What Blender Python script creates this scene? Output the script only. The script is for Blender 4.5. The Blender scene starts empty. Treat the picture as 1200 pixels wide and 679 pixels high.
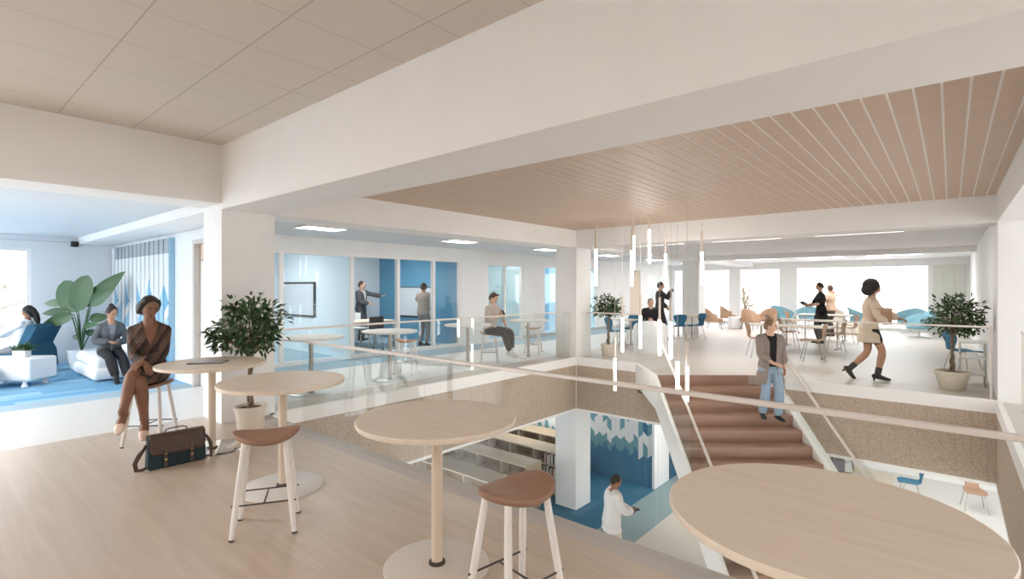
import bpy, bmesh, math, random
from mathutils import Vector, Matrix, Quaternion
random.seed(7)
C = bpy.context.scene.collection
PI = math.pi
# ---- the camera's place: eye 1.65 m above the upper floor, looking 40.4 degrees off the grid of the building
FPX, CXP, CYP, EYE = 604.0, 600.0, 337.5, 1.65
YAW = math.radians(40.4)
RX, RY = math.cos(YAW), math.sin(YAW)
def cw(r, d, z=0.0):                      # r metres to the right, d metres ahead of the eye -> world
    return Vector((RX*r - RY*d, RY*r + RX*d, z))
def gp(px, py, z=0.0):                    # the point of the level z that the photo shows at px, py
    d = FPX*(EYE - z)/(py - CYP)
    return cw((px - CXP)/FPX*d, d, z)
def dp(px, d, z=0.0):
    return cw((px - CXP)/FPX*d, d, z)
def heading(deg):                         # 0 = facing the viewer, 90 = facing the right of the picture; local +Y is forward
    a = math.radians(deg); v = cw(math.sin(a), -math.cos(a))
    return math.atan2(-v.x, v.y)
V = Vector
# ------------------------------------------------------------------ materials
def lin(c):
    if isinstance(c, str):
        c = c.lstrip('#'); c = tuple(int(c[i:i+2], 16)/255 for i in (0, 2, 4))
    return tuple((x/12.92 if x <= .04045 else ((x+.055)/1.055)**2.4) for x in c[:3]) + (1.0,)
MATS = {}
def newmat(name):
    m = bpy.data.materials.new(name); m.use_nodes = True
    nt = m.node_tree; b = nt.nodes['Principled BSDF']; MATS[name] = m
    return m, nt, b
def mat(name, col, rough=.6, metal=0, spec=.5, noise=0, nscale=40, bump=0, emit=0):
    m, nt, b = newmat(name)
    c = lin(col)
    b.inputs['Base Color'].default_value = c; b.inputs['Roughness'].default_value = rough
    b.inputs['Metallic'].default_value = metal; b.inputs['Specular IOR Level'].default_value = spec
    if emit:
        b.inputs['Emission Color'].default_value = c; b.inputs['Emission Strength'].default_value = emit
    if noise or bump:
        tc = nt.nodes.new('ShaderNodeTexCoord'); n = nt.nodes.new('ShaderNodeTexNoise')
        n.inputs['Scale'].default_value = nscale; n.inputs['Detail'].default_value = 4
        nt.links.new(tc.outputs['Object'], n.inputs['Vector'])
        if noise:
            r = nt.nodes.new('ShaderNodeValToRGB')
            r.color_ramp.elements[0].position = .3; r.color_ramp.elements[1].position = .7
            r.color_ramp.elements[0].color = tuple(x*(1-noise) for x in c[:3]) + (1,)
            r.color_ramp.elements[1].color = tuple(min(1, x*(1+noise)) for x in c[:3]) + (1,)
            nt.links.new(n.outputs['Fac'], r.inputs['Fac']); nt.links.new(r.outputs['Color'], b.inputs['Base Color'])
        if bump:
            bp = nt.nodes.new('ShaderNodeBump'); bp.inputs['Strength'].default_value = bump; bp.inputs['Distance'].default_value = .01
            nt.links.new(n.outputs['Fac'], bp.inputs['Height']); nt.links.new(bp.outputs['Normal'], b.inputs['Normal'])
    return m
def mnode(nt, op, a, b=None, c=None):
    n = nt.nodes.new('ShaderNodeMath'); n.operation = op
    for i, x in enumerate((a, b, c)):
        if x is None: continue
        if isinstance(x, (int, float)): n.inputs[i].default_value = x
        else: nt.links.new(x, n.inputs[i])
    return n.outputs[0]
def coords(nt):
    tc = nt.nodes.new('ShaderNodeTexCoord'); s = nt.nodes.new('ShaderNodeSeparateXYZ')
    nt.links.new(tc.outputs['Object'], s.inputs[0]); return tc.outputs['Object'], s.outputs
def mixc(nt, fac, a, b):
    n = nt.nodes.new('ShaderNodeMix'); n.data_type = 'RGBA'
    for k, x in ((6, a), (7, b)):
        if isinstance(x, tuple): n.inputs[k].default_value = x
        else: nt.links.new(x, n.inputs[k])
    if isinstance(fac, (int, float)): n.inputs[0].default_value = fac
    else: nt.links.new(fac, n.inputs[0])
    return n.outputs[2]
def wood(name, c1, c2, axis='Y', rough=.45, scale=1.0, contrast=.5, spec=.5, plank=None):
    m, nt, b = newmat(name)
    co, xyz = coords(nt)
    mp = nt.nodes.new('ShaderNodeMapping')
    s = {'X': (.6, 9, 9), 'Y': (9, .6, 9), 'Z': (9, 9, .6)}[axis]
    mp.inputs['Scale'].default_value = tuple(v*scale for v in s)
    nt.links.new(co, mp.inputs['Vector'])
    n = nt.nodes.new('ShaderNodeTexNoise'); n.inputs['Scale'].default_value = 2.2; n.inputs['Detail'].default_value = 6
    n.inputs['Distortion'].default_value = 1.2
    nt.links.new(mp.outputs[0], n.inputs['Vector'])
    r = nt.nodes.new('ShaderNodeValToRGB')
    r.color_ramp.elements[0].position = .5-contrast/2; r.color_ramp.elements[1].position = .5+contrast/2
    r.color_ramp.elements[0].color = lin(c1); r.color_ramp.elements[1].color = lin(c2)
    nt.links.new(n.outputs['Fac'], r.inputs['Fac'])
    nt.links.new(r.outputs['Color'], b.inputs['Base Color'])
    b.inputs['Roughness'].default_value = rough; b.inputs['Specular IOR Level'].default_value = spec
    return m
def glass(name, tint=(.97, .98, .98), refl=.35, rough=.02):
    m, nt, b = newmat(name); nt.nodes.remove(b)
    out = nt.nodes['Material Output']
    t = nt.nodes.new('ShaderNodeBsdfTransparent'); t.inputs[0].default_value = tint + (1,)
    g = nt.nodes.new('ShaderNodeBsdfGlossy'); g.inputs['Roughness'].default_value = rough
    f = nt.nodes.new('ShaderNodeFresnel'); f.inputs['IOR'].default_value = 1.45
    k = mnode(nt, 'MULTIPLY', f.outputs[0], refl)
    mx = nt.nodes.new('ShaderNodeMixShader')
    nt.links.new(k, mx.inputs[0]); nt.links.new(t.outputs[0], mx.inputs[1]); nt.links.new(g.outputs[0], mx.inputs[2])
    nt.links.new(mx.outputs[0], out.inputs[0]); return m
def emit(name, col, strength):
    m, nt, b = newmat(name); nt.nodes.remove(b)
    e = nt.nodes.new('ShaderNodeEmission'); e.inputs[0].default_value = lin(col); e.inputs[1].default_value = strength
    nt.links.new(e.outputs[0], nt.nodes['Material Output'].inputs[0]); return m
# ------------------------------------------------------------------ mesh builder
class MB:
    def __init__(s): s.v = []; s.f = []; s.m = []
    def add(s, vs, fs, mi=0):
        o = len(s.v); s.v += [tuple(v) for v in vs]
        s.f += [tuple(o+i for i in f) for f in fs]; s.m += [mi]*len(fs); return s
    def box(s, a, b, mi=0):
        x0, y0, z0 = a; x1, y1, z1 = b
        vs = [(x0,y0,z0),(x1,y0,z0),(x1,y1,z0),(x0,y1,z0),(x0,y0,z1),(x1,y0,z1),(x1,y1,z1),(x0,y1,z1)]
        return s.add(vs, [(0,3,2,1),(4,5,6,7),(0,1,5,4),(1,2,6,5),(2,3,7,6),(3,0,4,7)], mi)
    def rbox(s, a, b, r=.02, seg=3, mi=0, M=None):     # box with rounded edges
        bm = bmesh.new(); bmesh.ops.create_cube(bm, size=1)
        for v in bm.verts:
            v.co = V(((a[0]+b[0])/2 + v.co.x*(b[0]-a[0]), (a[1]+b[1])/2 + v.co.y*(b[1]-a[1]), (a[2]+b[2])/2 + v.co.z*(b[2]-a[2])))
        bmesh.ops.bevel(bm, geom=bm.edges[:], offset=r, segments=seg, affect='EDGES', profile=.5)
        return s.frombm(bm, mi, M)
    def frombm(s, bm, mi=0, M=None):
        bm.verts.index_update()
        s.add([(M @ v.co if M else v.co) for v in bm.verts], [[v.index for v in f.verts] for f in bm.faces], mi); bm.free(); return s
    def prism(s, pts, z0, z1, mi=0):                   # pts in plan, extruded upward
        n = len(pts); vs = [(p[0], p[1], z0) for p in pts] + [(p[0], p[1], z1) for p in pts]
        return s.add(vs, [tuple(range(n-1, -1, -1)), tuple(range(n, 2*n))] + [(i, (i+1) % n, n+(i+1) % n, n+i) for i in range(n)], mi)
    def slab(s, pts, off, mi=0):                       # a 3-D polygon given a thickness vector
        n = len(pts); off = V(off); vs = [V(p) for p in pts] + [V(p)+off for p in pts]
        return s.add(vs, [tuple(range(n-1, -1, -1)), tuple(range(n, 2*n))] + [(i, (i+1) % n, n+(i+1) % n, n+i) for i in range(n)], mi)
    def rings(s, rings, cap=True, mi=0):
        n = len(rings[0]); vs = [p for r in rings for p in r]; fs = []
        for k in range(len(rings)-1):
            for i in range(n):
                fs.append((k*n+i, k*n+(i+1) % n, (k+1)*n+(i+1) % n, (k+1)*n+i))
        if cap:
            fs.append(tuple(range(n-1, -1, -1))); fs.append(tuple((len(rings)-1)*n+i for i in range(n)))
        return s.add(vs, fs, mi)
    def lathe(s, prof, n=32, c=(0, 0, 0), mi=0, sx=1, sy=1):
        rg = [[(c[0]+r*sx*math.cos(2*PI*i/n), c[1]+r*sy*math.sin(2*PI*i/n), c[2]+z) for i in range(n)] for r, z in prof]
        return s.rings(rg, True, mi)
    def tube(s, pts, rad, n=12, ref=None, caps=True, mi=0):
        pts = [V(p) for p in pts]; N = len(pts)
        if not isinstance(rad, list): rad = [rad]*N
        rad = [(r if isinstance(r, (list, tuple)) else (r, r)) for r in rad]
        rg = []; prev = None
        for i, p in enumerate(pts):
            t = (pts[min(i+1, N-1)] - pts[max(i-1, 0)]).normalized()
            if prev is None:
                q = V(ref) if ref else (V((0, 0, 1)) if abs(t.z) < .9 else V((1, 0, 0)))
            else: q = V(ref) if ref else prev
            x = (q - t*q.dot(t))
            if x.length < 1e-5: x = t.orthogonal()
            x.normalize(); y = t.cross(x); prev = x
            def ring(k, sh):
                return [p + t*sh + x*(rad[i][0]*k*math.cos(2*PI*j/n)) + y*(rad[i][1]*k*math.sin(2*PI*j/n)) for j in range(n)]
            if caps and i == 0:
                m_ = min(rad[0]); rg += [ring(.35, -m_*.85), ring(.75, -m_*.6)]
            rg.append(ring(1, 0))
            if caps and i == N-1:
                m_ = min(rad[-1]); rg += [ring(.75, m_*.6), ring(.35, m_*.85)]
        return s.rings(rg, True, mi)
    def ell(s, c, r, n=16, M=None, mi=0):
        rg = []; k = n//2
        for j in range(k+1):
            a = -PI/2 + PI*j/k; rr = max(math.cos(a), .03)
            ring = []
            for i in range(n):
                p = V((r[0]*rr*math.cos(2*PI*i/n), r[1]*rr*math.sin(2*PI*i/n), r[2]*math.sin(a)))
                if M is not None: p = M @ p
                ring.append(p + V(c))
            rg.append(ring)
        return s.rings(rg, True, mi)
    def xf(s, M):
        s.v = [tuple(M @ V(p)) for p in s.v]; return s
    def mesh(s, name):
        me = bpy.data.meshes.new(name); me.from_pydata(s.v, [], s.f)
        for p, i in zip(me.polygons, s.m): p.material_index = i
        bm = bmesh.new(); bm.from_mesh(me); bmesh.ops.recalc_face_normals(bm, faces=bm.faces); bm.to_mesh(me); bm.free()
        return me
    def build(s, name, mats, parent=None, smooth=False, bev=0, angle=None):
        me = s.mesh(name)
        for m in (mats if isinstance(mats, (list, tuple)) else [mats]): me.materials.append(m)
        if bev:
            bm = bmesh.new(); bm.from_mesh(me)
            bmesh.ops.remove_doubles(bm, verts=bm.verts, dist=1e-5)
            es = [e for e in bm.edges if len(e.link_faces) == 2 and e.calc_face_angle(0) > .6]
            bmesh.ops.bevel(bm, geom=es, offset=bev, segments=2, affect='EDGES', profile=.5, clamp_overlap=True); bm.to_mesh(me); bm.free()
        if smooth: 
            for p in me.polygons: p.use_smooth = True
            if angle: me.set_sharp_from_angle(angle=math.radians(angle))
        return link(name, me, parent)
def link(name, me, parent=None):
    o = bpy.data.objects.new(name, me); C.objects.link(o)
    if parent: o.parent = parent
    return o
def tag(o, label, cat, group=None, kind=None):
    o['label'] = label; o['category'] = cat
    if group: o['group'] = group
    if kind: o['kind'] = kind
    return o
def thing(name, label, cat, loc=(0, 0, 0), rotz=0, group=None):
    o = bpy.data.objects.new(name, None); C.objects.link(o); o.empty_display_size = .1
    o.location = loc; o.rotation_euler = (0, 0, rotz); return tag(o, label, cat, group)
def struct(o, label, cat): return tag(o, label, cat, None, 'structure')
def dup(root, loc, rotz, label, group=None):
    r = root.copy(); C.objects.link(r); r.location = loc; r.rotation_euler = (0, 0, rotz); r['label'] = label
    if group: r['group'] = group
    for ch in list(root.children):
        c = ch.copy(); C.objects.link(c); c.parent = r
        for g in list(ch.children):
            d = g.copy(); C.objects.link(d); d.parent = c
    return r
# ------------------------------------------------------------------ materials of the place
white = mat('white_paint', '#eae9e7', .75, noise=.015, nscale=3)
whitec = mat('white_cool_paint', '#e4e5e7', .75)
ceilw = mat('ceiling_paint', '#d3d6d9', .85)
trimw = mat('white_edge', '#ece9e6', .6)
M_floor = wood('oak_floor', '#b8a593', '#ccbcab', 'X', .32, .55, .6, .45)
M_strip = mat('grey_nosing', '#b9b0aa', .5, noise=.03, nscale=60)
M_tilefl = mat('pale_floor', '#dcd8d3', .35, noise=.02, nscale=25)
M_farfl = mat('far_floor', '#c6bdb4', .4, noise=.02, nscale=25)
M_greyfl = mat('grey_floor', '#c9c4be', .5, noise=.04, nscale=30)
M_woodtop = wood('maple_top', '#d8c8b3', '#e3d6c5', 'X', .45, .8, .6)
M_pole = wood('pale_pole', '#cdb9a5', '#dac9b7', 'Z', .45, 1)
M_seatw = wood('walnut_seat', '#8d6a55', '#a07c66', 'X', .5, 1.2, .6)
M_chairw = wood('beech_shell', '#a9876d', '#b99880', 'X', .5, 1)
M_leg = wood('whitewash_leg', '#ddd6d0', '#efebe7', 'Z', .5, 2, .6)
M_dark = mat('dark_metal', '#4b443f', .45, metal=.3)
M_black = mat('black_plastic', '#1c1c1e', .45)
M_steel = mat('brushed_steel', '#c9c6c2', .3, metal=.9)
M_mirror = mat('polished_steel', '#dcdad7', .08, metal=1)
M_terr = mat('terrazzo_base', '#cfc5bb', .5, noise=.16, nscale=120)
M_terrw = mat('terrazzo_pale', '#d9d5d1', .4, noise=.12, nscale=120)
M_stair = wood('stair_oak', '#8c6a56', '#a07d68', 'X', .45, .6, .6)
M_stairr = M_stair
M_felt_w = mat('white_felt', '#dfe0e0', .95, noise=.04, nscale=90)
M_felt_t = mat('teal_felt', '#6d9ca6', .95, noise=.08, nscale=90)
M_felt_b = mat('blue_felt', '#4a7c99', .95, noise=.08, nscale=60)
M_felt_d = mat('deep_blue_felt', '#3f6d90', .95, noise=.08, nscale=60)
M_felt_l = mat('pale_blue_felt', '#9dc3da', .95, noise=.05, nscale=60)
M_felt_g = mat('grey_felt', '#a3aaae', .95)
M_bwall = mat('blue_wall', '#5f98b8', .8, noise=.05, nscale=40)
M_twall = mat('teal_wall', '#b4c8c9', .8, noise=.04, nscale=40)
M_lwall = mat('pale_wall', '#e3eef3', .8)
M_glass = glass('clear_glass', (.97, .985, .98), .16)
M_glassb = glass('blue_glass', (.945, .97, .98), .25)
M_pane = glass('window_glass', (.98, .99, .99), .3)
M_diff = emit('light_diffuser', '#fffaf2', 4.0)
M_tube = emit('pendant_glow', '#fffaf4', 15.0)
M_screen = mat('screen_face', '#d3d8dd', .25)
M_cord = mat('clear_cord', '#cfc8c0', .5)
def fascia():
    m, nt, b = newmat('felt_fascia')
    co, s = coords(nt)
    u = mnode(nt, 'ADD', s[0], s[1])
    p = mnode(nt, 'PINGPONG', u, .18)
    zz = mnode(nt, 'FRACT', mnode(nt, 'DIVIDE', mnode(nt, 'ADD', s[2], p), .47))
    l1 = mnode(nt, 'LESS_THAN', zz, .022)
    l2 = mnode(nt, 'LESS_THAN', mnode(nt, 'FRACT', mnode(nt, 'DIVIDE', u, .18)), .03)
    ln = mnode(nt, 'MULTIPLY', mnode(nt, 'MAXIMUM', l1, l2), .3)
    n = nt.nodes.new('ShaderNodeTexNoise'); n.inputs['Scale'].default_value = 34; n.inputs['Detail'].default_value = 5
    nt.links.new(co, n.inputs['Vector'])
    r = nt.nodes.new('ShaderNodeValToRGB'); r.color_ramp.elements[0].position = .35; r.color_ramp.elements[1].position = .6
    r.color_ramp.elements[0].color = lin('#a59382'); r.color_ramp.elements[1].color = lin('#baa896')
    nt.links.new(n.outputs['Fac'], r.inputs['Fac'])
    nt.links.new(mixc(nt, ln, r.outputs['Color'], lin('#5d5044')), b.inputs['Base Color'])
    b.inputs['Roughness'].default_value = .95; return m
M_fascia = fascia()
def tiles():
    m, nt, b = newmat('ceiling_tiles')
    co, s = coords(nt)
    fx = mnode(nt, 'FRACT', mnode(nt, 'DIVIDE', mnode(nt, 'ADD', s[0], 4.40+61), .61))
    fy = mnode(nt, 'FRACT', mnode(nt, 'DIVIDE', mnode(nt, 'ADD', s[1], -2.18+61), .61))
    lx = mnode(nt, 'MULTIPLY', mnode(nt, 'LESS_THAN', fx, .016), .8)
    ly = mnode(nt, 'LESS_THAN', fy, .02)
    ln = mnode(nt, 'MULTIPLY', mnode(nt, 'MAXIMUM', lx, ly), .5)
    nt.links.new(mixc(nt, ln, lin('#cdc5bd'), lin('#8f857c')), b.inputs['Base Color'])
    b.inputs['Roughness'].default_value = .9; return m
M_tiles = tiles()
def carpet(name, c1, c2, cm, w, l, rot, bias=-.3):
    m, nt, b = newmat(name)
    co, s = coords(nt)
    mp = nt.nodes.new('ShaderNodeMapping'); mp.inputs['Rotation'].default_value = (0, 0, rot)
    nt.links.new(co, mp.inputs['Vector'])
    k = nt.nodes.new('ShaderNodeTexBrick')
    k.inputs['Scale'].default_value = 1; k.inputs['Brick Width'].default_value = l; k.inputs['Row Height'].default_value = w
    k.inputs['Mortar Size'].default_value = 0; k.inputs['Bias'].default_value = bias; k.offset = .37
    k.inputs['Color1'].default_value = lin(c1); k.inputs['Color2'].default_value = lin(c2)
    nt.links.new(mp.outputs[0], k.inputs['Vector'])
    n = nt.nodes.new('ShaderNodeTexNoise'); n.inputs['Scale'].default_value = 90
    nt.links.new(co, n.inputs['Vector'])
    nt.links.new(mixc(nt, mnode(nt, 'MULTIPLY', n.outputs['Fac'], .35), k.outputs['Color'], lin(cm)), b.inputs['Base Color'])
    b.inputs['Roughness'].default_value = .95; b.inputs['Specular IOR Level'].default_value = .2; return m
M_carpet = carpet('blue_plank_carpet', '#5d9ac2', '#a3c8dc', '#b3cfdd', .25, 1.0, PI/2)
M_carpetd = carpet('deep_blue_carpet', '#3e7390', '#7fa3b3', '#487a96', .25, 1.0, PI/2, -.75)
M_border = mat('grey_blue_carpet', '#9fb3bf', .95, noise=.06, nscale=70)
M_gg = mat('grey_green_carpet', '#8fa2a6', .95, noise=.08, nscale=60)
M_beige = mat('pale_lower_floor', '#cfc8be', .6, noise=.04, nscale=50)
# ------------------------------------------------------------------ the setting
AX0, AX1, AY0, AY1 = -6.71, .50, 3.05, 10.21        # the opening over the stair
XC = -7.30; XL = -14.75; XG = -10.57; YW = 24.5; ZL = -3.6; ZB = 2.60; ZC = 2.75
XE, YE = 4.2, -6.0
def sbox(name, a, b, m, label, cat, bev=0):
    return struct(MB().box(a, b).build(name, m, bev=bev), label, cat)
# upper floors (slabs 0.16 thick)
def floorpoly(name, pts, m, label, z1=0.0, z0=-.16):
    return struct(MB().prism(pts, z0, z1).build(name, m), label, 'floor')
floorpoly('floor', [(XC, YE), (XE, YE), (XE, 2.84), (XC, 2.84)], M_floor, 'pale oak plank floor of the near balcony under the bar tables')
floorpoly('floor', [(XC, 2.84), (XE, 2.84), (XE, AY0), (XC, AY0)], M_strip, 'grey nosing strip along the near edge of the stair opening')
floorpoly('floor', [(-9.55, YE), (XC, YE), (XC, YW), (-9.55, YW)], M_tilefl, 'pale smooth floor of the corridor and lounge edge')
floorpoly('floor', [(-10.05, YE), (-9.55, YE), (-9.55, YW), (-10.05, YW)], M_border, 'grey blue carpet border along the glass meeting rooms')
floorpoly('floor', [(XL, YE), (-10.05, YE), (-10.05, 3.2), (XL, 3.2)], M_carpet, 'blue plank carpet under the white lounge sofa')
floorpoly('floor', [(XL, 3.2), (-10.05, 3.2), (-10.05, YW), (XL, YW)], M_border, 'grey blue carpet inside the meeting rooms')
floorpoly('floor', [(XC, AY0), (AX0-.04, AY0), (AX0-.04, AY1+.04), (XC, AY1+.04)], M_floor, 'oak strip of floor beside the corridor railing')
edge = M_floor
_q = lambda r, d: tuple(cw(r, d))[:2]
floorpoly('floor', [(XC, AY1+.04), _q((AY1+.04-RX*9.68)/RY, 9.68), _q(4.95, 9.68), _q(4.95, (AY1+.04-RY*4.95)/RX), (AX1+.7, AY1+.04), (AX1+.7, AY1+.6), (XC, AY1+.6)], M_farfl, 'pale strip of floor along the far railing')
floorpoly('floor', [(XC, AY1+.6), (AX1+.7, AY1+.6), (AX1+.7, YW), (XC, YW)], M_farfl, 'pale open floor with tables and armchairs by the far windows')
floorpoly('floor', [(AX1+.04, AY0), (XE, AY0), (XE, AY1+.04), (AX1+.04, AY1+.04)], M_greyfl, 'grey floor of the walkway right of the stair')
# landing that carries the top of the stair, aligned with the stair
SR0, SR1, SD0 = 2.67, 4.95, 9.72                    # stair: right offsets of its two sides, distance of the top riser
yl = AY1 + .06
def meet(r):                                         # where the line r = const meets the far edge
    return cw(r, (yl - RY*r)/RX)
P0, P1 = cw(SR0+.03, SD0), cw(SR1, SD0)
pm = P0 + (P1-P0)*((yl-P0.y)/(P1.y-P0.y)) if P1.y > yl else P1
floorpoly('floor', [tuple(P0)[:2], tuple(pm)[:2], tuple(meet(SR0+.03))[:2]], M_farfl, 'pale landing at the head of the stair', .001, -.17)
# white slab edges, felt fascia, pale trims around the opening
def ring_wall(z0, z1, t, m, nm, names):
    out = []
    for (a, b, side) in (((AX0-t, AY0), (AX0, AY1), 'left'), ((AX0-t, AY1), (AX1, AY1+t), 'far'), ((AX1, AY0), (AX1+t, AY1+t), 'right'), ((AX0-t, AY0-t), (AX1+t, AY0), 'near')):
        if side in names and side == 'far':
            mb = MB(); xa, xb = cw(2.70, (AY1-RY*2.70)/RX).x, cw(4.90, (AY1-RY*4.90)/RX).x
            mb.box((a[0], a[1], z0), (xa, b[1], z1)); mb.box((xb, a[1], z0), (b[0], b[1], z1))
            if z0 < -.5: mb.box((xa, a[1], z0), (xb, b[1], min(z1, -.62)))
            struct(mb.build(nm+side, m), names[side], 'trim' if 'trim' in nm else 'wall')
        elif side in names:
            out.append(struct(MB().box((a[0], a[1], z0), (b[0], b[1], z1)).build(nm+side, m), names[side], 'trim' if 'trim' in nm else 'wall'))
    return out
ring_wall(-.17, .02, .06, trimw, 'trim_edge_', {'left': 'white slab edge under the corridor railing', 'far': 'white slab edge under the far railing', 'right': 'white slab edge of the right walkway'})
ring_wall(-1.18, -.17, .12, M_fascia, 'wall_fascia_', {'left': 'brown felt fascia below the corridor edge', 'far': 'brown chevron felt fascia below the far edge', 'right': 'brown felt fascia below the right walkway', 'near': 'brown felt fascia below the near balcony'})
ring_wall(-1.23, -1.18, .14, trimw, 'trim_lower_', {'left': 'pale trim line under the corridor fascia', 'far': 'pale trim line under the far fascia', 'right': 'pale trim line under the right fascia', 'near': 'pale trim line under the near fascia'})
sbox('trim_corner', (AX0, AY1-.012, -1.18), (AX0+.012, AY1, -.17), trimw, 'thin pale corner line where the two felt fascias meet', 'trim')
# lower ceiling and floor
def holed(name, z0, z1, m, label):
    x0, x1, y0, y1 = -16, 5, -2.0, 26
    mb = MB()
    for a, b in (((x0, y0), (AX0-.14, y1)), ((AX1+.14, y0), (x1, y1)), ((AX0-.14, y0), (AX1+.14, AY0-.14)), ((AX0-.14, AY1+.14), (AX1+.14, y1))):
        mb.box((a[0], a[1], z0), (b[0], b[1], z1))
    return struct(mb.build(name, m), label, 'ceiling')
holed('ceiling_lower', -1.21, -1.15, ceilw, 'white ceiling of the lower library floor')
floorpoly('floor_lower', [(-16, -2), (-5.85, -2), (-5.85, 26), (-16, 26)], M_carpetd, 'deep blue carpet of the lower floor below the felt mural', ZL, ZL-.1)
floorpoly('floor_lower', [(-5.85, -2), (-4.95, -2), (-4.95, 26), (-5.85, 26)], M_gg, 'grey green carpet strip of the lower floor', ZL, ZL-.1)
floorpoly('floor_lower', [(-4.95, -2), (-3.4, -2), (-3.4, 26), (-4.95, 26)], M_beige, 'pale beige floor of the lower level beside the stair foot', ZL, ZL-.1)
floorpoly('floor_lower', [(-3.4, -2), (-1.18, -2), (-1.18, 18), (-3.4, 18)], M_woodtop, 'tan wooden floor below the right side of the stair', ZL, ZL-.1)
floorpoly('floor_lower', [(-1.18, -2), (5, -2), (5, 18), (-1.18, 18)], M_tilefl, 'white lower floor beyond the tan wooden area', ZL, ZL-.1)
floorpoly('floor_lower', [(-3.4, 18), (5, 18), (5, 26), (-3.4, 26)], M_tilefl, 'white lower floor at the far end', ZL, ZL-.1)
# columns
def column(x, y, z0, z1, label): return sbox('column', (x-.59, y, z0), (x, y+.64, z1), white, label, 'column')
column(AX0, 2.47, 0, ZB, 'white square column behind the potted tree, joining the two beams')
column(AX0, AY1+.01, 0, ZB, 'white square column at the far corner of the stair opening')
column(AX0, 17.95, 0, ZB, 'white square column left of the far window bay')
column(AX0-.02, AY1+.02, ZL, -1.2, 'white lower column rising from the blue carpet')
sbox('column', (AX1+.02, AY1+.01, 0), (AX1+.9, AY1+.65, ZB), white, 'white column at the right end of the far railing', 'column')
sbox('wall_right', (AX1+.02, AY1+.65, 0), (AX1+.2, YW, ZC), white, 'white side wall beyond the right potted tree', 'wall')
sbox('wall_right_walk', (AX1+.9, AY1+.3, 0), (XE, AY1+.5, 3.0), white, 'white end wall of the right walkway', 'wall')
# beams
sbox('beam', (XC, YE, ZB+.07), (AX0, 2.47, 3.37), white, 'white beam between the tiled ceiling and the lounge', 'beam')
sbox('beam', (XC, 2.47, ZB), (XE, 3.10, 3.40), white, 'large white beam crossing above the near tables', 'beam')
sbox('beam', (XL, 2.47, 2.62), (XC, 3.10, 2.76), white, 'white beam along the felt wall of the lounge', 'beam')
sbox('beam', (XC, 3.10, ZB), (AX0, YW, 3.2), white, 'white beam over the corridor railing', 'beam')
sbox('beam', (AX0, AY1, ZB), (XE, AY1+.64, 3.2), white, 'white beam over the far railing', 'beam')
sbox('beam', (AX0, 17.95, ZB), (AX1+.02, 18.5, ZC+.05), white, 'white beam over the far armchairs', 'beam')
sbox('beam', (AX1+.01, 3.10, ZB), (AX1+.7, AY1, 3.2), white, 'white beam over the right walkway', 'beam')
# ceilings
sbox('ceiling', (AX0-.3, YE, 3.37), (XE, 2.47, 3.45), M_tiles, 'beige tiled ceiling with fine grid lines above the near tables', 'ceiling')
sbox('ceiling_lounge', (XL-.2, YE, 2.76), (XC, 2.47, 2.84), ceilw, 'pale ceiling of the lounge', 'ceiling')
sbox('ceiling_corridor', (XL-.2, 3.10, ZC), (XC, YW, ZC+.08), ceilw, 'grey white ceiling of the corridor with flat lamps', 'ceiling')
sbox('ceiling_far', (XC, AY1+.64, ZC), (XE, YW, ZC+.08), whitec, 'white ceiling of the far seating area', 'ceiling')
sbox('ceiling_walkway', (AX1+.7, 3.10, 3.0), (XE, AY1, 3.08), white, 'white ceiling of the right walkway', 'ceiling')
mb = MB(); w = .1483; x = AX0
M_slat = wood('slat_wood', '#bfa58e', '#ccb49e', 'X', .48, .8, .6, .5)
k = 0
while x < AX1:
    x1 = min(x + w - .017, AX1)
    mb.box((x, 3.10, 3.0), (x1, AY1, 3.004)); x += w; k += 1
struct(mb.build('ceiling_atrium', M_slat), 'slatted wooden ceiling over the stair opening', 'ceiling')
sbox('ceiling_atrium_back', (AX0, 3.10, 3.0045), (AX1, AY1, 3.06), mat('slat_backing', '#f2eee9', .8), 'backing painted near white for the lit gaps of the slatted ceiling', 'ceiling')  # near-white colour stands in for light in the slat gaps
sbox('wall_block_back', (AX0, YE-.15, 0), (XE, YE, 3.37), white, 'unseen white back wall added behind the viewer to block daylight', 'wall')  # added out of view to cut daylight on the large beam
sbox('wall_block_side', (XE, YE, 0), (XE+.15, 2.47, 3.37), white, 'unseen white side wall added right of the viewer to block daylight', 'wall')  # added out of view to darken the tiled ceiling and beam
# lounge walls
win_y0, win_y1 = -1.6, 1.0
def wall_with_hole(name, m, label, fixed, lo, hi, z1, holes, t, axis):
    """a wall along one axis with rectangular holes (a, b, zlo, zhi)"""
    mb = MB(); holes = sorted(holes)
    def bx(a, b, za, zb):
        if b - a < 1e-4 or zb - za < 1e-4: return
        if axis == 'y': mb.box((fixed-t, a, za), (fixed, b, zb))
        else: mb.box((a, fixed, za), (b, fixed+t, zb))
    p = lo
    for a, b, za, zb in holes:
        bx(p, a, 0, z1); bx(a, b, 0, za); bx(a, b, zb, z1); p = b
    bx(p, hi, 0, z1)
    return struct(mb.build(name, m), label, 'wall')
wall_with_hole('wall_lounge', whitec, 'white end wall of the lounge with the window', XL, YE, 3.3, 2.76, [(-1.4, 1.70, .12, 2.48), (-5.4, -1.8, .12, 2.48)], .15, 'y')
wall_with_hole('wall_felt_side', whitec, 'white wall behind the felt fins with a doorway', 3.14, XL, XC+.0, 2.75, [(-9.62, -8.72, 0, 2.40)], .12, 'x')
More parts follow.
